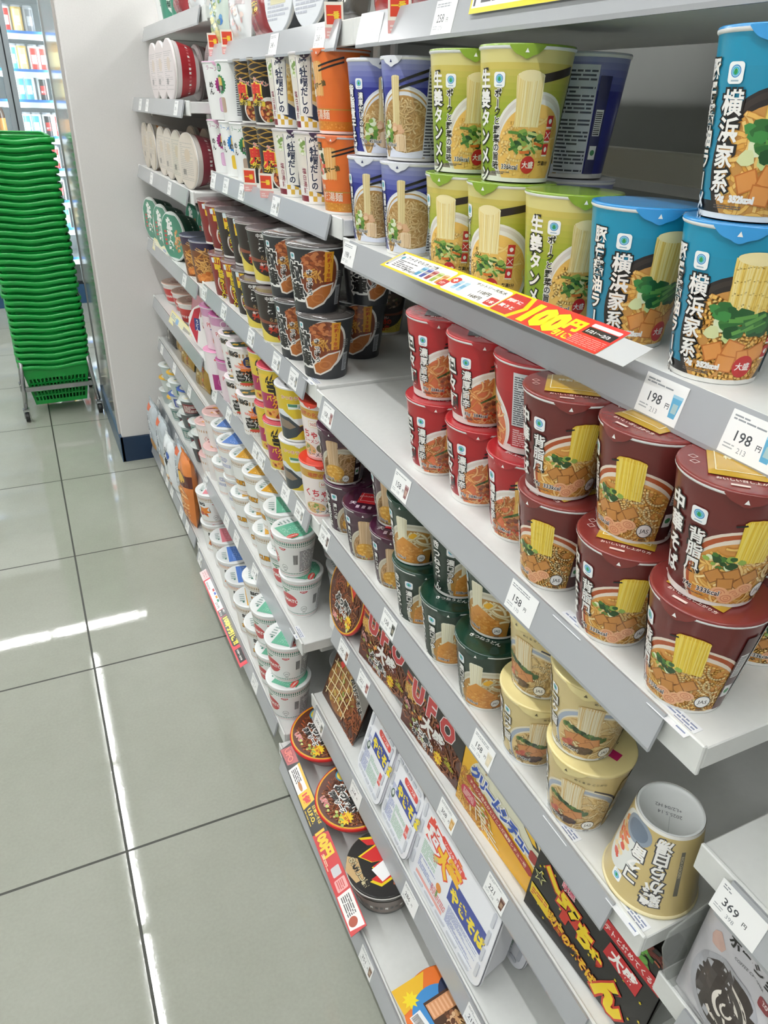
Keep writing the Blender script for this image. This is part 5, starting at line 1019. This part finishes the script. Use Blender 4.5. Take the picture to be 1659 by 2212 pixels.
simple_pouch('yellowpouch',.10,.19,.04,'#c8881e',[('r',.1,.2,.9,.45,'#e8b82c'),('t','濃厚',.2,.26,26,BK,None,False),('b',.5,.08,.4,.06,20,5,['#8a3a24','#a85a3c'])],153)
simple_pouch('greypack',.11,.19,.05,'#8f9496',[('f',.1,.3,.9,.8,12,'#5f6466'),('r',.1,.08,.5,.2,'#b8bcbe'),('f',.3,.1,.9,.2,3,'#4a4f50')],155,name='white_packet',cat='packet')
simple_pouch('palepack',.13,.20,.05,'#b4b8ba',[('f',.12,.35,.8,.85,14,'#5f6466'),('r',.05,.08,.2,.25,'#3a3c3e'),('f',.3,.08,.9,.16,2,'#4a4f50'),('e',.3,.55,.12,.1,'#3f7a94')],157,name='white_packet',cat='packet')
simple_pouch('redpacket',.12,.20,.05,'#8e2a30',[('f',.1,.5,.9,.9,10,'#c87a7c'),('t','辛麺',.2,.2,22,'#1c1a18','#e8c82c',False)],159,name='noodle_packet',cat='packet')
simple_pouch('greenwhitebag',.14,.22,.05,'#c9d6cc',[('b',.5,.4,.4,.35,60,9,['#8a9a5c','#5f9ac8','#d8d49c','#6a8a4c','#3f7ac0']),('r',.1,.02,.9,.12,'#e0d28c')],161,name='noodle_packet',cat='packet')
simple_pouch('whitepack',.15,.21,.04,'#e6e9ea',[('f',.1,.3,.9,.9,10,'#b8a8a8'),('r',.1,.1,.3,.3,'#c8bcbc'),('b',.6,.2,.25,.12,14,7,['#d8a8a4','#e8d4cc'])],163,name='noodle_packet',cat='packet')
# coffee-creamer bag
a=Art(165); W,H=205,182; a.ell(52,66,40,46,'#a9aab0',40); a.ell(54,68,35,40,'#3a322f',40); a.ring(56,66,26,30,4,'#d9d2c8',36,-2.2,1.8); a.ring(58,64,15,17,5,'#e2dcd2',30,0.4,5.2); a.ring(60,62,7,7,2.5,'#d9d2c8',20,2,6.5); a.blob(26,118,9,'#c9a89c',1.2)
a.text('クリーム',40,148,13.5,BK,bold=.03); a.text('ポーション',34,132,13.5,BK,bold=.03); a.text('COFFEE CREAMER',46,124,4,'#5a5a5c',bold=0); a.rrect(84,112,14,14,4,'#8a3038'); a.text('20',84,111,8,'#e9d8d8',anchor='c'); a.text('個入',84,106.5,3.5,'#e9d8d8',anchor='c')
pouch('creamer',W/1000,H/1000,.04,'#c4c3c8',a,name='creamer_bag',cat='bag',seed=9,crimp=False)
# little sealed soup tubs
def tub(k,lidc,wallc,seed,c2):
    a=Art(seed); a.ell(0,0,36,36,'#e6e8e2',30); a.bits(0,0,26,26,16,8,[c2,'#e8e0b8','#d8e0dc',lidc]); a.text('汁',-8,-6,20,c2,WH,ow=.08,bold=.06)
    b=Art(seed+1); b.rect(-30,10,30,44,c2); b.fine(-24,14,24,40,5,'#e8e4dc'); b.rect(40,6,80,46,'#dcdfe0')
    rb,rt,h=.031,.043,.058
    lm=MB().lathe([(rt-.0005,h-.005),(rt+.0035,h-.003),(rt+.004,h-.001),(rt+.002,h),(.001,h+.0004)],PR(lidc),40,cap0=False); flat_art(lm,a,lambda x,y,l:(-y/1000,x/1000,h+.0006+l))
    KIND[k]=dict(name='soup_tub',cat='soup tub',h=h,parts=[('tub_wall',cup_mesh('tub_wall',rb,rt,h-.003,[(0,55,wallc)],b,seg=48),None),('lid',lm.mesh('lid'),None)])
tub('tubyellow','#e2b22c','#cfd8d4',171,'#3f7a5c'); tub('tubblue','#3458a8','#d8dcd8',173,'#2f4a9a'); tub('tubwhite','#dfe6e4','#b8c4c0',175,'#5a8a7c'); tub('tubred','#d8504c','#e6dcd8',177,'#a83a3c'); tub('tubdark','#c8d0cc','#5a5f60',179,'#8a3a3c')
# ---------------------------------------------------------------- near bay: boxes and bowls
place('redbowl2',pose(.495,-2.362,.398+.0795,-1,16),'red round bowl standing on edge behind the black-and-red boxes','red noodle bowls')
place('ufobox',pose(.486,-2.448,.3995,6,7,0),'black and red fried-noodle box farther from the camera','black and red noodle boxes')
place('ufobox',pose(.484,-2.640,.3995,5,5,-1),'black and red fried-noodle box beside the yellow stew box','black and red noodle boxes')
place('stewbox',pose(.492,-2.822,.3995,3,3,-2),'yellow cream-stew noodle box with blue letters')
place('mayobox',pose(.490,-3.012,.3995,4,7,0),'black noodle box with a red band and yellow letters')
place('pancakebox',pose(.456,-2.318,.192,1,19,0),'noodle box picturing a sauce-laced pancake, lowest raised shelf')
place('ribbox',pose(.448,-2.532,.192,-6,16,4),'white ribbed noodle box, farther of the two small ones','white ribbed noodle boxes')
place('ribbox',pose(.443,-2.655,.192,-6,15,5),'white ribbed noodle box leaning behind the large white one','white ribbed noodle boxes')
place('ribboxbig',pose(.442,-2.771,.1925,-1,11,2),'large white ribbed noodle box with red and yellow letters','white ribbed noodle boxes')
place('ribbox',pose(.515,-2.885,.192,0,14,0),'white ribbed noodle box half hidden behind the large one','white ribbed noodle boxes')
place('redbowl',pose(.445,-2.373,.1345,5,82),'red fried-noodle bowl on the base shelf, the farther one','red noodle bowls')
place('redbowl',pose(.436,-2.555,.1345,5,82),'red fried-noodle bowl on the base shelf, beside the black bowl','red noodle bowls')
place('blackbowl',pose(.419,-2.726,.1505,5,86,90),'black and red bowl with a blank white sticker on its lid')
place('bluebowl',pose(.411,-2.972,.124,5,86),'orange and blue bowl alone at the near end of the base shelf')
place('creamer',pose(.513,-3.226,.5505,0,4),'grey coffee-creamer bag at the lower right corner')
def divider(x,y,z,w,h,label):
    t=thing('shelf_divider',label,'divider',(x,y,z),(0,0,0),'clear shelf dividers'); CL=M('#b9bdb8',.06,.5,var=0,alpha=.32)
    o=[(0,0),(w,0),(w,h),(.03,h),(-.026,h*.82),(-.028,h*.62),(-.012,h*.22)]
    m4=Matrix.Rotation(PI/2,4,'X'); link('panel',MB().prism(o,-.0008,.0008,CL,M4=m4).mesh('panel'),t); link('foot',MB().box((0,-.008,0),(w,.008,.0015),CL).mesh('foot'),t)
divider(.505,-3.2215,.5515,.2,.125,'clear acrylic divider beside the grey creamer bag'); divider(.505,-3.305,.7635,.2,.15,'clear acrylic divider on the shelf above the creamer bag')
simple=[('greenpack','#4a6a2c')]
a=Art(181); a.rect(0,60,120,160,'#c8682c'); a.rect(0,0,120,60,'#4f7a34'); a.fine(10,10,60,40,4,'#dfe6c8'); pouch('curryp',.12,.17,.03,'#4f7a34',a,name='sauce_packet',cat='packet')
place('curryp',pose(.515,-3.315,.764,0,6),'orange and green packet behind the clear divider at the right edge')
# shaded back of the second shelf: packets beyond the cross bar
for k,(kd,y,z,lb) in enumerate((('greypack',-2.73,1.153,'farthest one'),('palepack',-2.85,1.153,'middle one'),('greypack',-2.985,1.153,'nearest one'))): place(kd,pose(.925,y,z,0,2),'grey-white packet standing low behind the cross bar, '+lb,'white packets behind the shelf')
t=thing('shelf','white steel shelf of the rack behind, seen past the cross bar','shelf',(1.05,-2.76,1.265),(0,0,0),'shelves'); link('board',MB().box((-.09,-.445,-.03),(.2,.445,0),WHITE).mesh('board'),t)
t=thing('shelf','white steel shelf of the rack behind, lower level','shelf',(1.05,-2.76,1.15),(0,0,0),'shelves'); link('board',MB().box((-.09,-.445,-.03),(.2,.445,0),WHITE).mesh('board'),t)
t=thing('shelving_rack','added backing panel blocking the light beyond the packets','shelving',(1.27,-2.76,0)); link('back_panel',MB().box((0,-1.5,1.0),(.02,1.5,2.2),PANEL).mesh('back_panel'),t); link('blocking_board',MB().box((-.37,-.45,1.50),(0,.45,1.52),PANEL).mesh('blocking_board'),t)  # added panel and board keep world light out so the gap stays dark
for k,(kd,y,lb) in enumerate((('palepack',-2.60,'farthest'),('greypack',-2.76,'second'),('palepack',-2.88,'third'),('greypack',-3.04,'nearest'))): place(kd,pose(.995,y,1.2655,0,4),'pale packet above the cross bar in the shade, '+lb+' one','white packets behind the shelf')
# top shelves: only the lower ends of the packs are in view
ya=-2.36
for k,(kd,lb) in enumerate((('redpouch','farthest'),('redpacket','second'),('redpouch','third'),('yellowpouch','nearest'))): place(kd,pose(.545,-2.335-k*.115,1.451,0,6),f'{"red" if kd!="yellowpouch" else "yellow"} food pouch on the near top shelf, {lb} one','pouches on the near top shelf')
place('greenwhitebag',pose(.535,-1.43,1.451,0,5),'pale green patterned packet at the far end of the middle top shelf','packets on the middle top shelf')
place('whitepack',pose(.535,-1.58,1.451,0,5),'white packet with pink print on the middle top shelf','packets on the middle top shelf')
place('redpacket',pose(.545,-1.74,1.451,0,6),'dark red packet between the white ones, middle top shelf','packets on the middle top shelf')
a=Art(183); a.fine(-50,-50,50,50,16,'#b8bcc8'); a.rect(-36,-26,36,0,'#d8d2a8'); a.text('特製つけ麺',0,14,22,'#7a86a8',anchor='c'); bowl('silverbowl',.071,.072,.052,'#dfe3e8','#5a5c60',a)
place('silverbowl',pose(.527,-1.945,1.451+.072,4,3),'silver-lidded bowl standing on edge, farther one on the top shelf','silver-lidded bowls'); place('silverbowl',pose(.527,-2.105,1.451+.072,4,3),'silver-lidded bowl standing on edge, nearer one on the top shelf','silver-lidded bowls')
place('darkbag',pose(.55,-2.17,1.451,0,6),'black packet with yellow print at the end of the middle top shelf','packets on the middle top shelf')
row('greenw','green','C0',0,[(.58,-.68,0)],'white badge cups',lbl=['white cup with a green badge on the far top shelf'])
a=Art(185); a.rect(-50,10,50,104,'#4a8f78'); a.ell(0,50,22,26,'#dfe8e2',22); a.fine(-40,70,40,98,5,'#bfe0d4'); a.text('蕎麦',-6,40,18,'#2a4f40',anchor='c'); cup('tealcup','tall',[(0,6,WB),(6,115,'#3f8a72')],a,'#4a8f78',tab=False)
row('tealcup','teal noodle cup on the far top shelf','C0',0,[(.57,-.80,0),(.575,-.92,20)],'teal noodle cups',lbl=['teal noodle cup on the far top shelf, farther one','teal noodle cup on the far top shelf, nearer one'])
place('redpacket',pose(.54,-1.0,1.5355,0,6),'dark red packet on the far top shelf beside the teal cups','packets on the far top shelf'); place('whitepack',pose(.54,-1.16,1.5355,0,6),'white packet with fine print on the far top shelf','packets on the far top shelf')
# far bay: bowls on edge
for k,(x,y,yaw) in enumerate(((.473,-.90,0),(.470,-1.03,2),(.468,-1.16,2))): place('pinkbowl',pose(x,y,1.3355+.0715,yaw,0),'red-banded bowl on edge, second far shelf, '+['farthest','middle','nearest'][k],'red-banded bowls on edge')
for k,y in enumerate((-.98,-1.18)): place('pinkbowl',pose(.58,y,1.3355+.0715,3,0),'red-banded bowl in the row behind, '+['farther','nearer'][k]+' one','red-banded bowls on edge')
place('redpacket',pose(.60,-1.47,1.181,0,8),'dark red packet behind the white badge cups','packets behind the cups')
for k,(kd,x,y,yaw) in enumerate((('tanbowl',.468,-.62,0),('tanbowl',.468,-.735,0),('brownbowl',.468,-.92,2),('brownbowl',.466,-1.045,2),('brownbowl',.466,-1.17,4),('brownbowl',.463,-1.32,9))): place(kd,pose(x,y,1.1295+(.0685 if kd=='tanbowl' else .0675),yaw,0),f'{"orange" if kd=="tanbowl" else "brown"}-banded bowl on edge, third far shelf, {ORD[k]} from the wall','pale-lidded bowls on edge')
for k,y in enumerate((-.80,-1.0,-1.2)): place('brownbowl',pose(.585,y,1.1295+.0675,4,0),'brown-banded bowl in the row behind, '+['farthest','middle','nearest'][k],'pale-lidded bowls on edge')
for k,(x,y,yaw,z) in enumerate(((.463,-.60,14,0),(.463,-.80,12,0),(.463,-.99,18,0))): place('greenbowl',pose(x,y,.8855+.0735,yaw,-1),'green and white bowl on edge, '+['by the wall','middle one of the front row','nearest the dark-lidded cups'][k],'green bowls on edge')
for k,y in enumerate((-.74,-.93,-1.12)): place('greenbowl',pose(.58,y,.8855+.0735,8,0),'green and white bowl in the row behind, '+['farthest','middle','nearest'][k]+' one','green bowls on edge')
def upright(kind,x,y,z,rz,label,group): place(kind,Matrix.Translation((x,y,z))@Matrix.Rotation(rz,4,'Z'),label,group)
upright('potbowl',.53,-.66,.6755+.078,0,'red and white soup bowl by the wall, upright','upright red bowls'); upright('potbowl',.535,-.82,.6755+.078,1,'red and white soup bowl, middle of the upright three','upright red bowls'); upright('potbowl',.525,-.965,.6755+.078,2,'red and white soup bowl beside the flat pink box','upright red bowls')
a=Art(187); a.rect(4,4,126,60,'#a83a4c'); a.rect(4,60,126,126,'#c08a90'); a.text('めん',14,20,30,'#e8d0d0',bold=.05); a.rect(96,10,120,58,'#d8862c'); tray('pinkbox',.13,.13,.05,'#b8606c','#d8cfcc',a)
place('pinkbox',pose(.475,-1.06,.6755,14,10),'flat pink noodle box standing on edge beside the soup bowls')
place('redwhite',pose(.478,-1.30,.6755+.0695,34,0),'round white and red pack on edge at the near end of its shelf')
place('darkbag',pose(.475,-.585,.5125,4,8),'black noodle packet by the wall, sixth far shelf','packets on the sixth far shelf')
place('goldbag',pose(.49,-.70,.5125,4,8),'gold noodle packet, farthest of three','packets on the sixth far shelf'); place('goldbag',pose(.475,-.86,.5125,6,8),'gold noodle packet, middle of three','packets on the sixth far shelf'); place('goldbag',pose(.475,-1.10,.5125,6,8),'gold noodle packet, nearest of three','packets on the sixth far shelf')
tb=['tubwhite','tubyellow','tubwhite','tubblue','tubwhite','tubdark','tubwhite','tubdark']
tn={'tubwhite':'white-lidded','tubyellow':'yellow-lidded','tubblue':'blue-lidded','tubdark':'grey','tubred':'red-lidded'}
for tier in range(3):
    ks=[['tubwhite','tubyellow','tubwhite','tubdark','tubwhite','tubdark','tubdark'],['tubyellow','tubwhite','tubblue','tubwhite','tubdark','tubwhite','tubdark'],['tubwhite','tubyellow','tubwhite','tubblue','tubdark']][tier]
    for k,kd in enumerate(ks):
        y=-.585-.098*k-tier*.03; put(kd,(.465+.012*(k%2),y,.2655+tier*.0592),(0,0,math.atan2(CYc-y,CX-.47)+R.uniform(-.5,.5)),f'{tn[kd]} soup tub, {["bottom","middle","top"][tier]} layer, {ORD[k]} from the wall','soup tubs on the far shelf')
put('tubred',(.56,-.60,.2655),(0,0,3),'red-lidded soup tub against the wall behind the others','soup tubs on the far shelf')
for k,(kd,x,y,lb) in enumerate((('silverbag',.40,-.56,'silver snack bag with an orange top by the wall'),('silverbag',.405,-.73,'silver snack bag, second from the wall'),('whitebag',.40,-.90,'white snack bag with a black brushed letter'),('silverbag',.42,-1.02,'silver snack bag beside the white snack bag'),('orangebag',.405,-1.19,'orange and brown snack bag at the near end'))): place(kd,pose(x-.02,y,.0805,2,0),lb,'snack bags on the far base shelf')
t=thing('shelf_divider','clear acrylic end panel beside the snack bags at the wall','divider',(.385,-.52,.0805)); link('panel',MB().box((0,-.001,0),(.3,.001,.145),M('#b9b4ae',.1,.5,var=0,alpha=.45)).mesh('panel'),t)
# ---------------------------------------------------------------- price tags and sale cards
def tag_mesh(price,thumb,seed):
    a=Art(seed); W,H=48,34; a.rect(0,0,W,H,'#f1f2f1'); a.fine(3,27,W-14,32,2,'#8d9297',.5); a.text(price,8,12,11.5,'#3d4146',bold=.01); a.text('円',30,12,5,'#3d4146'); a.text(str(int(int(price)*1.08)),16,4,6,'#8d9297',bold=0); a.fine(3,5,13,10,2,'#a8adb0',.4)
    if thumb: a.poly([(37,6),(44,6),(46,24),(35,24)],thumb); a.rect(35,22.5,46,25,mixc(thumb,'#ffffff',.4)); a.rect(38,10,43.5,18,mixc(thumb,'#f0e0c0',.5))
    m=MB().box((-.024,-.017,-.0006),(.024,.017,0),M('#eef0ef',.45,var=0)); flat_art(m,a,lambda x,y,l:(x/1000-.024,y/1000-.017,l),.00015); return m.mesh('price_tag')
TM={}
def tags(shelf,where,items):
    z,xf=SH[shelf]
    for k,(y,price,thumb) in enumerate(items):
        key=(price,thumb)
        if key not in TM: TM[key]=tag_mesh(price,thumb,len(TM)+200)
        m=pose(xf-.0098,y,z-.016,0,13,0); o=link('price_tag',TM[key],None,m.translation,m.to_euler())
        tag(o,f'price tag reading {price}, {ORD[k]} along from the wall, {where}','price tag','price tags on the shelf rails')
GR='#7a7e80'
tags('A0','near top shelf rail',[(-2.405,'198',GR),(-2.60,'258',None)])
tags('A1','rail below the green and turquoise cups',[(-2.36,'198',None),(-3.048,'198','#5fa8cc'),(-3.141,'198','#5fa8cc')])
tags('A2','rail below the red cups',[(-2.39,'158','#8a5a5c'),(-2.673,'158','#8a5a5c'),(-2.967,'158',None)])
tags('A3','rail below the green udon cups',[(-2.35,'158','#4a3a40'),(-2.639,'158','#2f3430'),(-2.925,'158','#d8d0b8'),])
tags('A4','rail below the leaning boxes',[(-2.414,'206','#7a4a3c'),(-2.514,'221','#8a4a4c'),(-2.839,'308','#c8984c'),(-2.979,'221','#5a3424')])
tags('A5','rail below the white ribbed boxes',[(-2.386,'200','#5a5e5c'),(-2.588,'214',None),(-2.823,'286',None),(-3.033,'215',None)])
tags('A6','base rail below the blank space',[(-2.828,'351','#6a4a34')])
tags('B0','middle top shelf rail',[(-1.959,'248',None),(-2.20,'268',None)])
tags('B1','rail below the tiger-stripe cups',[(-1.474,'228',None),(-1.60,'228',None),(-1.742,'238',GR),(-1.988,'248',GR)])
tags('B2','rail below the black miso cups',[(-1.475,'228',GR),(-1.683,'228',GR),(-1.923,'228',GR),(-2.106,'258',GR),(-2.211,'268',GR)])
tags('B3','rail below the yellow noodle cups',[(-1.486,'228',None),(-1.644,'238',GR),(-1.90,'218',GR),(-1.95,'218',GR),(-2.128,'228',None),(-2.219,'228',GR)])
tags('B4','rail below the green-lid cups',[(-1.45,'214',GR),(-1.706,'214',None),(-1.81,'214',None),(-1.984,'214',GR)])
tags('B5','base rail of the middle bay',[(-1.49,'271',GR),(-2.101,'271',None)])
tags('C1','rail below the red-banded bowls',[(-.713,'198',None),(-.845,'198',None),(-1.295,'208',None)])
tags('C2','rail below the pale-lidded bowls',[(-.829,'198',None),(-1.132,'198',None)])
tags('C3','rail below the dark-lidded cups',[(-1.211,'228',None)])
tags('C5','rail below the gold packets',[(-.632,'168',None),(-.877,'168',None),(-1.131,'168',None)])
tags('C6','rail below the soup tubs',[(-.56,'138',None),(-.744,'138',None),(-.93,'138',None),(-1.139,'138',None)])
tags('C7','far base rail',[(-.786,'118',None),(-.888,'118',None),(-.981,'118',None),(-1.153,'128',None),(-1.255,'128',None)])
tags('D1','rail above the creamer bag',[(-3.268,'369',None)])
def card(name,w,h,m,art,label,cat='sale card',th=.0006,back='#e9e9e6',flap=0,aw=None,ah=None):
    aw=(aw or w*1000)/1000; ah=(ah or h*1000)/1000
    b=MB().box((0,0,-th),(w,h,0),M(back,.4,var=0)); flat_art(b,art,lambda x,y,l:(x/1000*w/aw,y/1000*h/ah,l),.0002)
    if flap: b.box((w-.002,0,-th),(w+.035,h*.8,-.0002),M('#c9cac9',.3,var=0))
    return tag(link(name,b.mesh(name),None,m.translation,m.to_euler()),label,cat,'sale cards on the rails')
# yellow and red sale card
W,H=433,58; a=Art(301); a.rect(0,0,W,H,'#f2d512'); a.rrect(60,29,112,48,6,'#f7f7f4'); a.rrect(76,29,140,48,6,'#f7f7f4'); a.rrect(206,29,108,48,6,'#f7f7f4'); a.line([(8,10),(8,50)],5,'#2a2a2a'); a.line([(8,14),(8,46)],2.6,WH)
a.text('ファミマルカップ麺',24,40,9.5,BK,bold=.03); a.ell(18,40,4,5,'#3f9ab0',14); a.fine(18,12,66,36,5,'#4a4a4c',.45); a.text('各198円',52,9,8.5,BK,bold=.02)
for k,c in enumerate(('#4a9ac0','#3a4a9a','#9a2a2c','#9ab03c','#c8862c')): x=82+k*13; a.poly([(x,10),(x+8,10),(x+10,36),(x-2,36)],c); a.rect(x-1,22,x+9,28,mixc(c,'#f0e0b0',.6)); a.ell(x+4,36,6,2.5,mixc(c,'#ffffff',.5),12)
a.rrect(147,18,16,18,2,'#c8282c'); a.text('1個',140,14,8.5,WH,bold=.03); a.ell(160,34,9,9,'#c8282c',20); a.text('+',155,28.5,15,WH,bold=.06)
for x in (172,184): a.rrect(x,26,9,26,3,'#a8cce0'); a.rect(x-3.5,20,x+3.5,30,'#6aa8d0'); a.rect(x-2,38,x+2,44,'#dfeaf0')
a.text('サントリー天然水',194,42,7.5,BK,bold=.02); a.text('118円',212,26,10,BK,bold=.02); a.text('168円',208,11,10,BK,bold=.02); a.rrect(250,18,16,20,2,'#c8282c'); a.text('1本',243,14,8.5,WH,bold=.03)
a.poly([(262,4),(290,4),(298,29),(290,54),(262,54)],'#c8282c'); a.text('同時に',264,34,8.5,WH,bold=.04); a.text('買うと',264,18,8.5,WH,bold=.04)
a.poly([(296,0),(W,0),(W,H),(296,H),(306,29)],'#e0352b'); a.text('100',304,8,56,'#f6e41c','#b8201c',ow=.02,bold=.08,sx=.72); a.text('円',366,26,26,'#f6e41c',bold=.07,sx=.8); a.text('引き',364,6,13,'#f6e41c',bold=.06); a.rrect(410,48,38,7,1.5,'#f3f3f1'); a.rect(391,28,430,43,'#231c1b'); a.text('1/21〜2/3',392,32,8,WH,bold=.03); a.fine(388,5,430,25,6,'#f0a8a0',.35)
card('sale_card',.427,.040,pose(.452,-2.572,1.161,0,68,1),a,'yellow and red sale card reading 100 on the second shelf rail',flap=.022,aw=W,ah=H)
# red sale card of the base shelf
W,H=427,52; a=Art(303); a.rect(0,0,W,H,'#d8404c'); a.rect(0,0,46,H,'#e8d4d4'); a.fine(8,10,40,44,4,'#d8a8ac'); a.rect(52,5,196,H-5,'#f3f3f1'); a.text('カップヌードル',58,38,9,BK); a.fine(58,8,96,16,2,'#8a8a8c')
for k,c in enumerate(('#b8404c','#3f62c4','#d8962c','#3f8a6c')): x=106+k*17; a.rrect(x,24,12,24,2,'#eceeee'); a.rect(x-6,20,x+6,28,c); a.rect(x-6,34,x+6,38,c)
a.text('271円',160,10,11,BK); a.rect(198,6,226,H-6,'#242020'); a.text('2個',200,26,11,WH,bold=.04); a.text('買うと',199,10,8,WH); a.rrect(290,26,124,40,8,'#2a2422'); a.text('100円引き!!',230,14,27,'#f0dc4c','#2a2422',ow=.05,bold=.07,sx=.86); a.rect(364,6,414,30,'#242020'); a.text('1/30〜2/10',366,13,9,WH,bold=.03); a.rect(366,33,412,44,'#f3f3f1')
card('sale_card',.47,.038,pose(.340,-1.56,.072,0,66,0),a,'red sale card reading 100 in yellow on the base rail',aw=W,ah=H)
# black sale card of the near base shelf
W,H=480,44; a=Art(305); a.rect(0,0,W,H,'#1c1817'); a.poly([(0,2),(52,6),(62,40),(10,40)],'#b85a5c'); a.text('UFO',8,12,26,'#d8746c','#8a2a28',ow=.06,bold=.06,rot=.0,sx=.8); a.rect(66,3,140,41,'#efeeea'); a.rect(66,34,140,41,'#e8b82c'); a.fine(72,10,112,30,4,'#4a4644'); a.ell(124,18,14,5,'#b87a3c',16); a.poly([(140,3),(182,3),(176,41),(140,41)],'#e8c02c'); a.text('1個',144,14,20,'#d8302c',bold=.06)
a.text('日清焼そば',186,28,10,'#e8c82c',bold=.03); a.text('U.F.O.',186,12,15,'#e8c82c',bold=.04); a.fine(186,4,236,9,1,'#c8a82c'); a.poly([(250,0),(W,0),(W,H),(262,H)],'#c8282c'); a.text('100円',246,10,34,'#f0c82c','#a8201c',ow=.03,bold=.07,sx=.8); a.fine(300,4,340,12,2,'#f0c8a8'); a.rrect(350,24,22,24,3,'#c8c8ca'); a.rrect(380,24,26,30,3,'#e8a8a4'); a.fine(370,14,390,34,4,'#c8504c'); a.poly([(398,3),(470,3),(476,41),(398,41)],'#efeeea'); a.fine(404,10,446,36,5,'#5a5654'); a.ell(458,18,10,12,'#a8401c',18)
card('sale_card',.446,.034,pose(.345,-2.345,.085,-1,58,-1),a,'black and red sale card on the near base rail',back='#1c1817',aw=W,ah=H)
# pale yellow cards of the far bay
a=Art(307); W,H=237,42; a.rect(0,0,W,H,'#e8d88c'); a.rect(4,4,W-4,H-4,'#e6e0b4'); a.fine(10,20,60,36,3,'#8aa0b8'); a.rrect(80,22,30,20,3,'#8fb4d8'); a.fine(100,8,150,16,2,'#8aa0b8'); a.bars(150,8,222,30,'#4a4a78',26)
card('sale_card',W/1000,H/1000,pose(.438,-.885,.668,6,22,-4),a,'pale yellow card with a barcode on the far fifth rail')
a=Art(309); W,H=266,38; a.rect(0,0,W,H,'#e4d68e'); a.rect(4,4,W-60,H-4,'#e2dec0'); a.fine(10,10,100,30,4,'#9aa0a8'); a.rrect(150,19,40,22,3,'#a8b0c4'); a.rect(200,2,W-2,H-2,'#8a8498'); a.fine(206,6,256,32,4,'#d8d4dc')
card('sale_card',W/1000,H/1000,pose(.444,-.67,.873,5,16,-4),a,'pale yellow card on the rail below the green bowls')
a=Art(311); W,H=330,30; a.rect(0,0,W,H,'#f2d512'); a.rect(3,5,W-3,H,'#f5f4ee'); a.line([(8,8),(8,28)],4,'#2a2a2a'); a.fine(20,9,90,26,3,'#4a4a4c'); a.fine(110,9,300,26,3,'#9a9a9c')
card('sale_card',W/1000,H/1000,pose(.507,-2.66,1.432,0,12,0),a,'yellow-edged card on the near top shelf rail')
# little flag tags and shelf stickers
def flag(x,y,z,lab,c='#d8442c'):
    a=Art(313); a.rect(0,0,30,46,'#efe9dc'); a.rect(3,18,27,42,c); a.text('一番',4,26,10,'#f0d03c',bold=.04); a.rect(0,0,30,14,'#e6a8a4'); a.fine(3,3,27,11,2,'#f3dcd8')
    o=MB().box((0,0,-.0005),(.03,.046,0),M('#efe9dc',.4,var=0)); flat_art(o,a,XY,.0002); m=pose(x,y,z,48,-6); tag(link('promotion_flag',o.mesh('promotion_flag'),None,m.translation,m.to_euler()),lab,'promotion flag','red promotion flags')
flag(.484,-1.80,1.172,'red and yellow promotion flag below the tiger-stripe cups, farther one'); flag(.484,-1.92,1.172,'red and yellow promotion flag below the tiger-stripe cups, nearer one')
flag(.506,-1.475,1.43,'red promotion flag on the middle top rail, farthest one'); flag(.506,-1.60,1.43,'red promotion flag on the middle top rail, middle one'); flag(.506,-2.235,1.43,'red promotion flag at the near end of the middle top rail'); flag(.506,-2.46,1.425,'red promotion flag on the near top rail')
stk=Art(315); stk.rect(0,0,44,22,'#e9ecef'); stk.fine(3,3,41,20,5,'#7f8aa8',.5)
sm=MB().box((0,0,0),(.044,.022,.0002),M('#e9ecef',.45,var=0)); flat_art(sm,stk,lambda x,y,l:(x/1000,y/1000,.0002+l),.0001); SM=sm.mesh('shelf_sticker')
for key,y,lb in (('A2',-3.195,'near end of the shelf with the maroon cups'),('B4',-2.29,'near end of the green-lid cup shelf'),('B2',-2.30,'beside the black miso cups'),('A3',-3.205,'under the upside-down cream cup'),('A2',-3.06,'front edge between the maroon cups'),('A3',-3.095,'farther side of the upside-down cup')):
    z,xf=SH[key]; tag(link('shelf_sticker',SM,None,(xf+.016,y+.002,z+.0002),(0,0,PI/2)),'small printed sticker on the shelf board, '+lb,'sticker','shelf stickers')
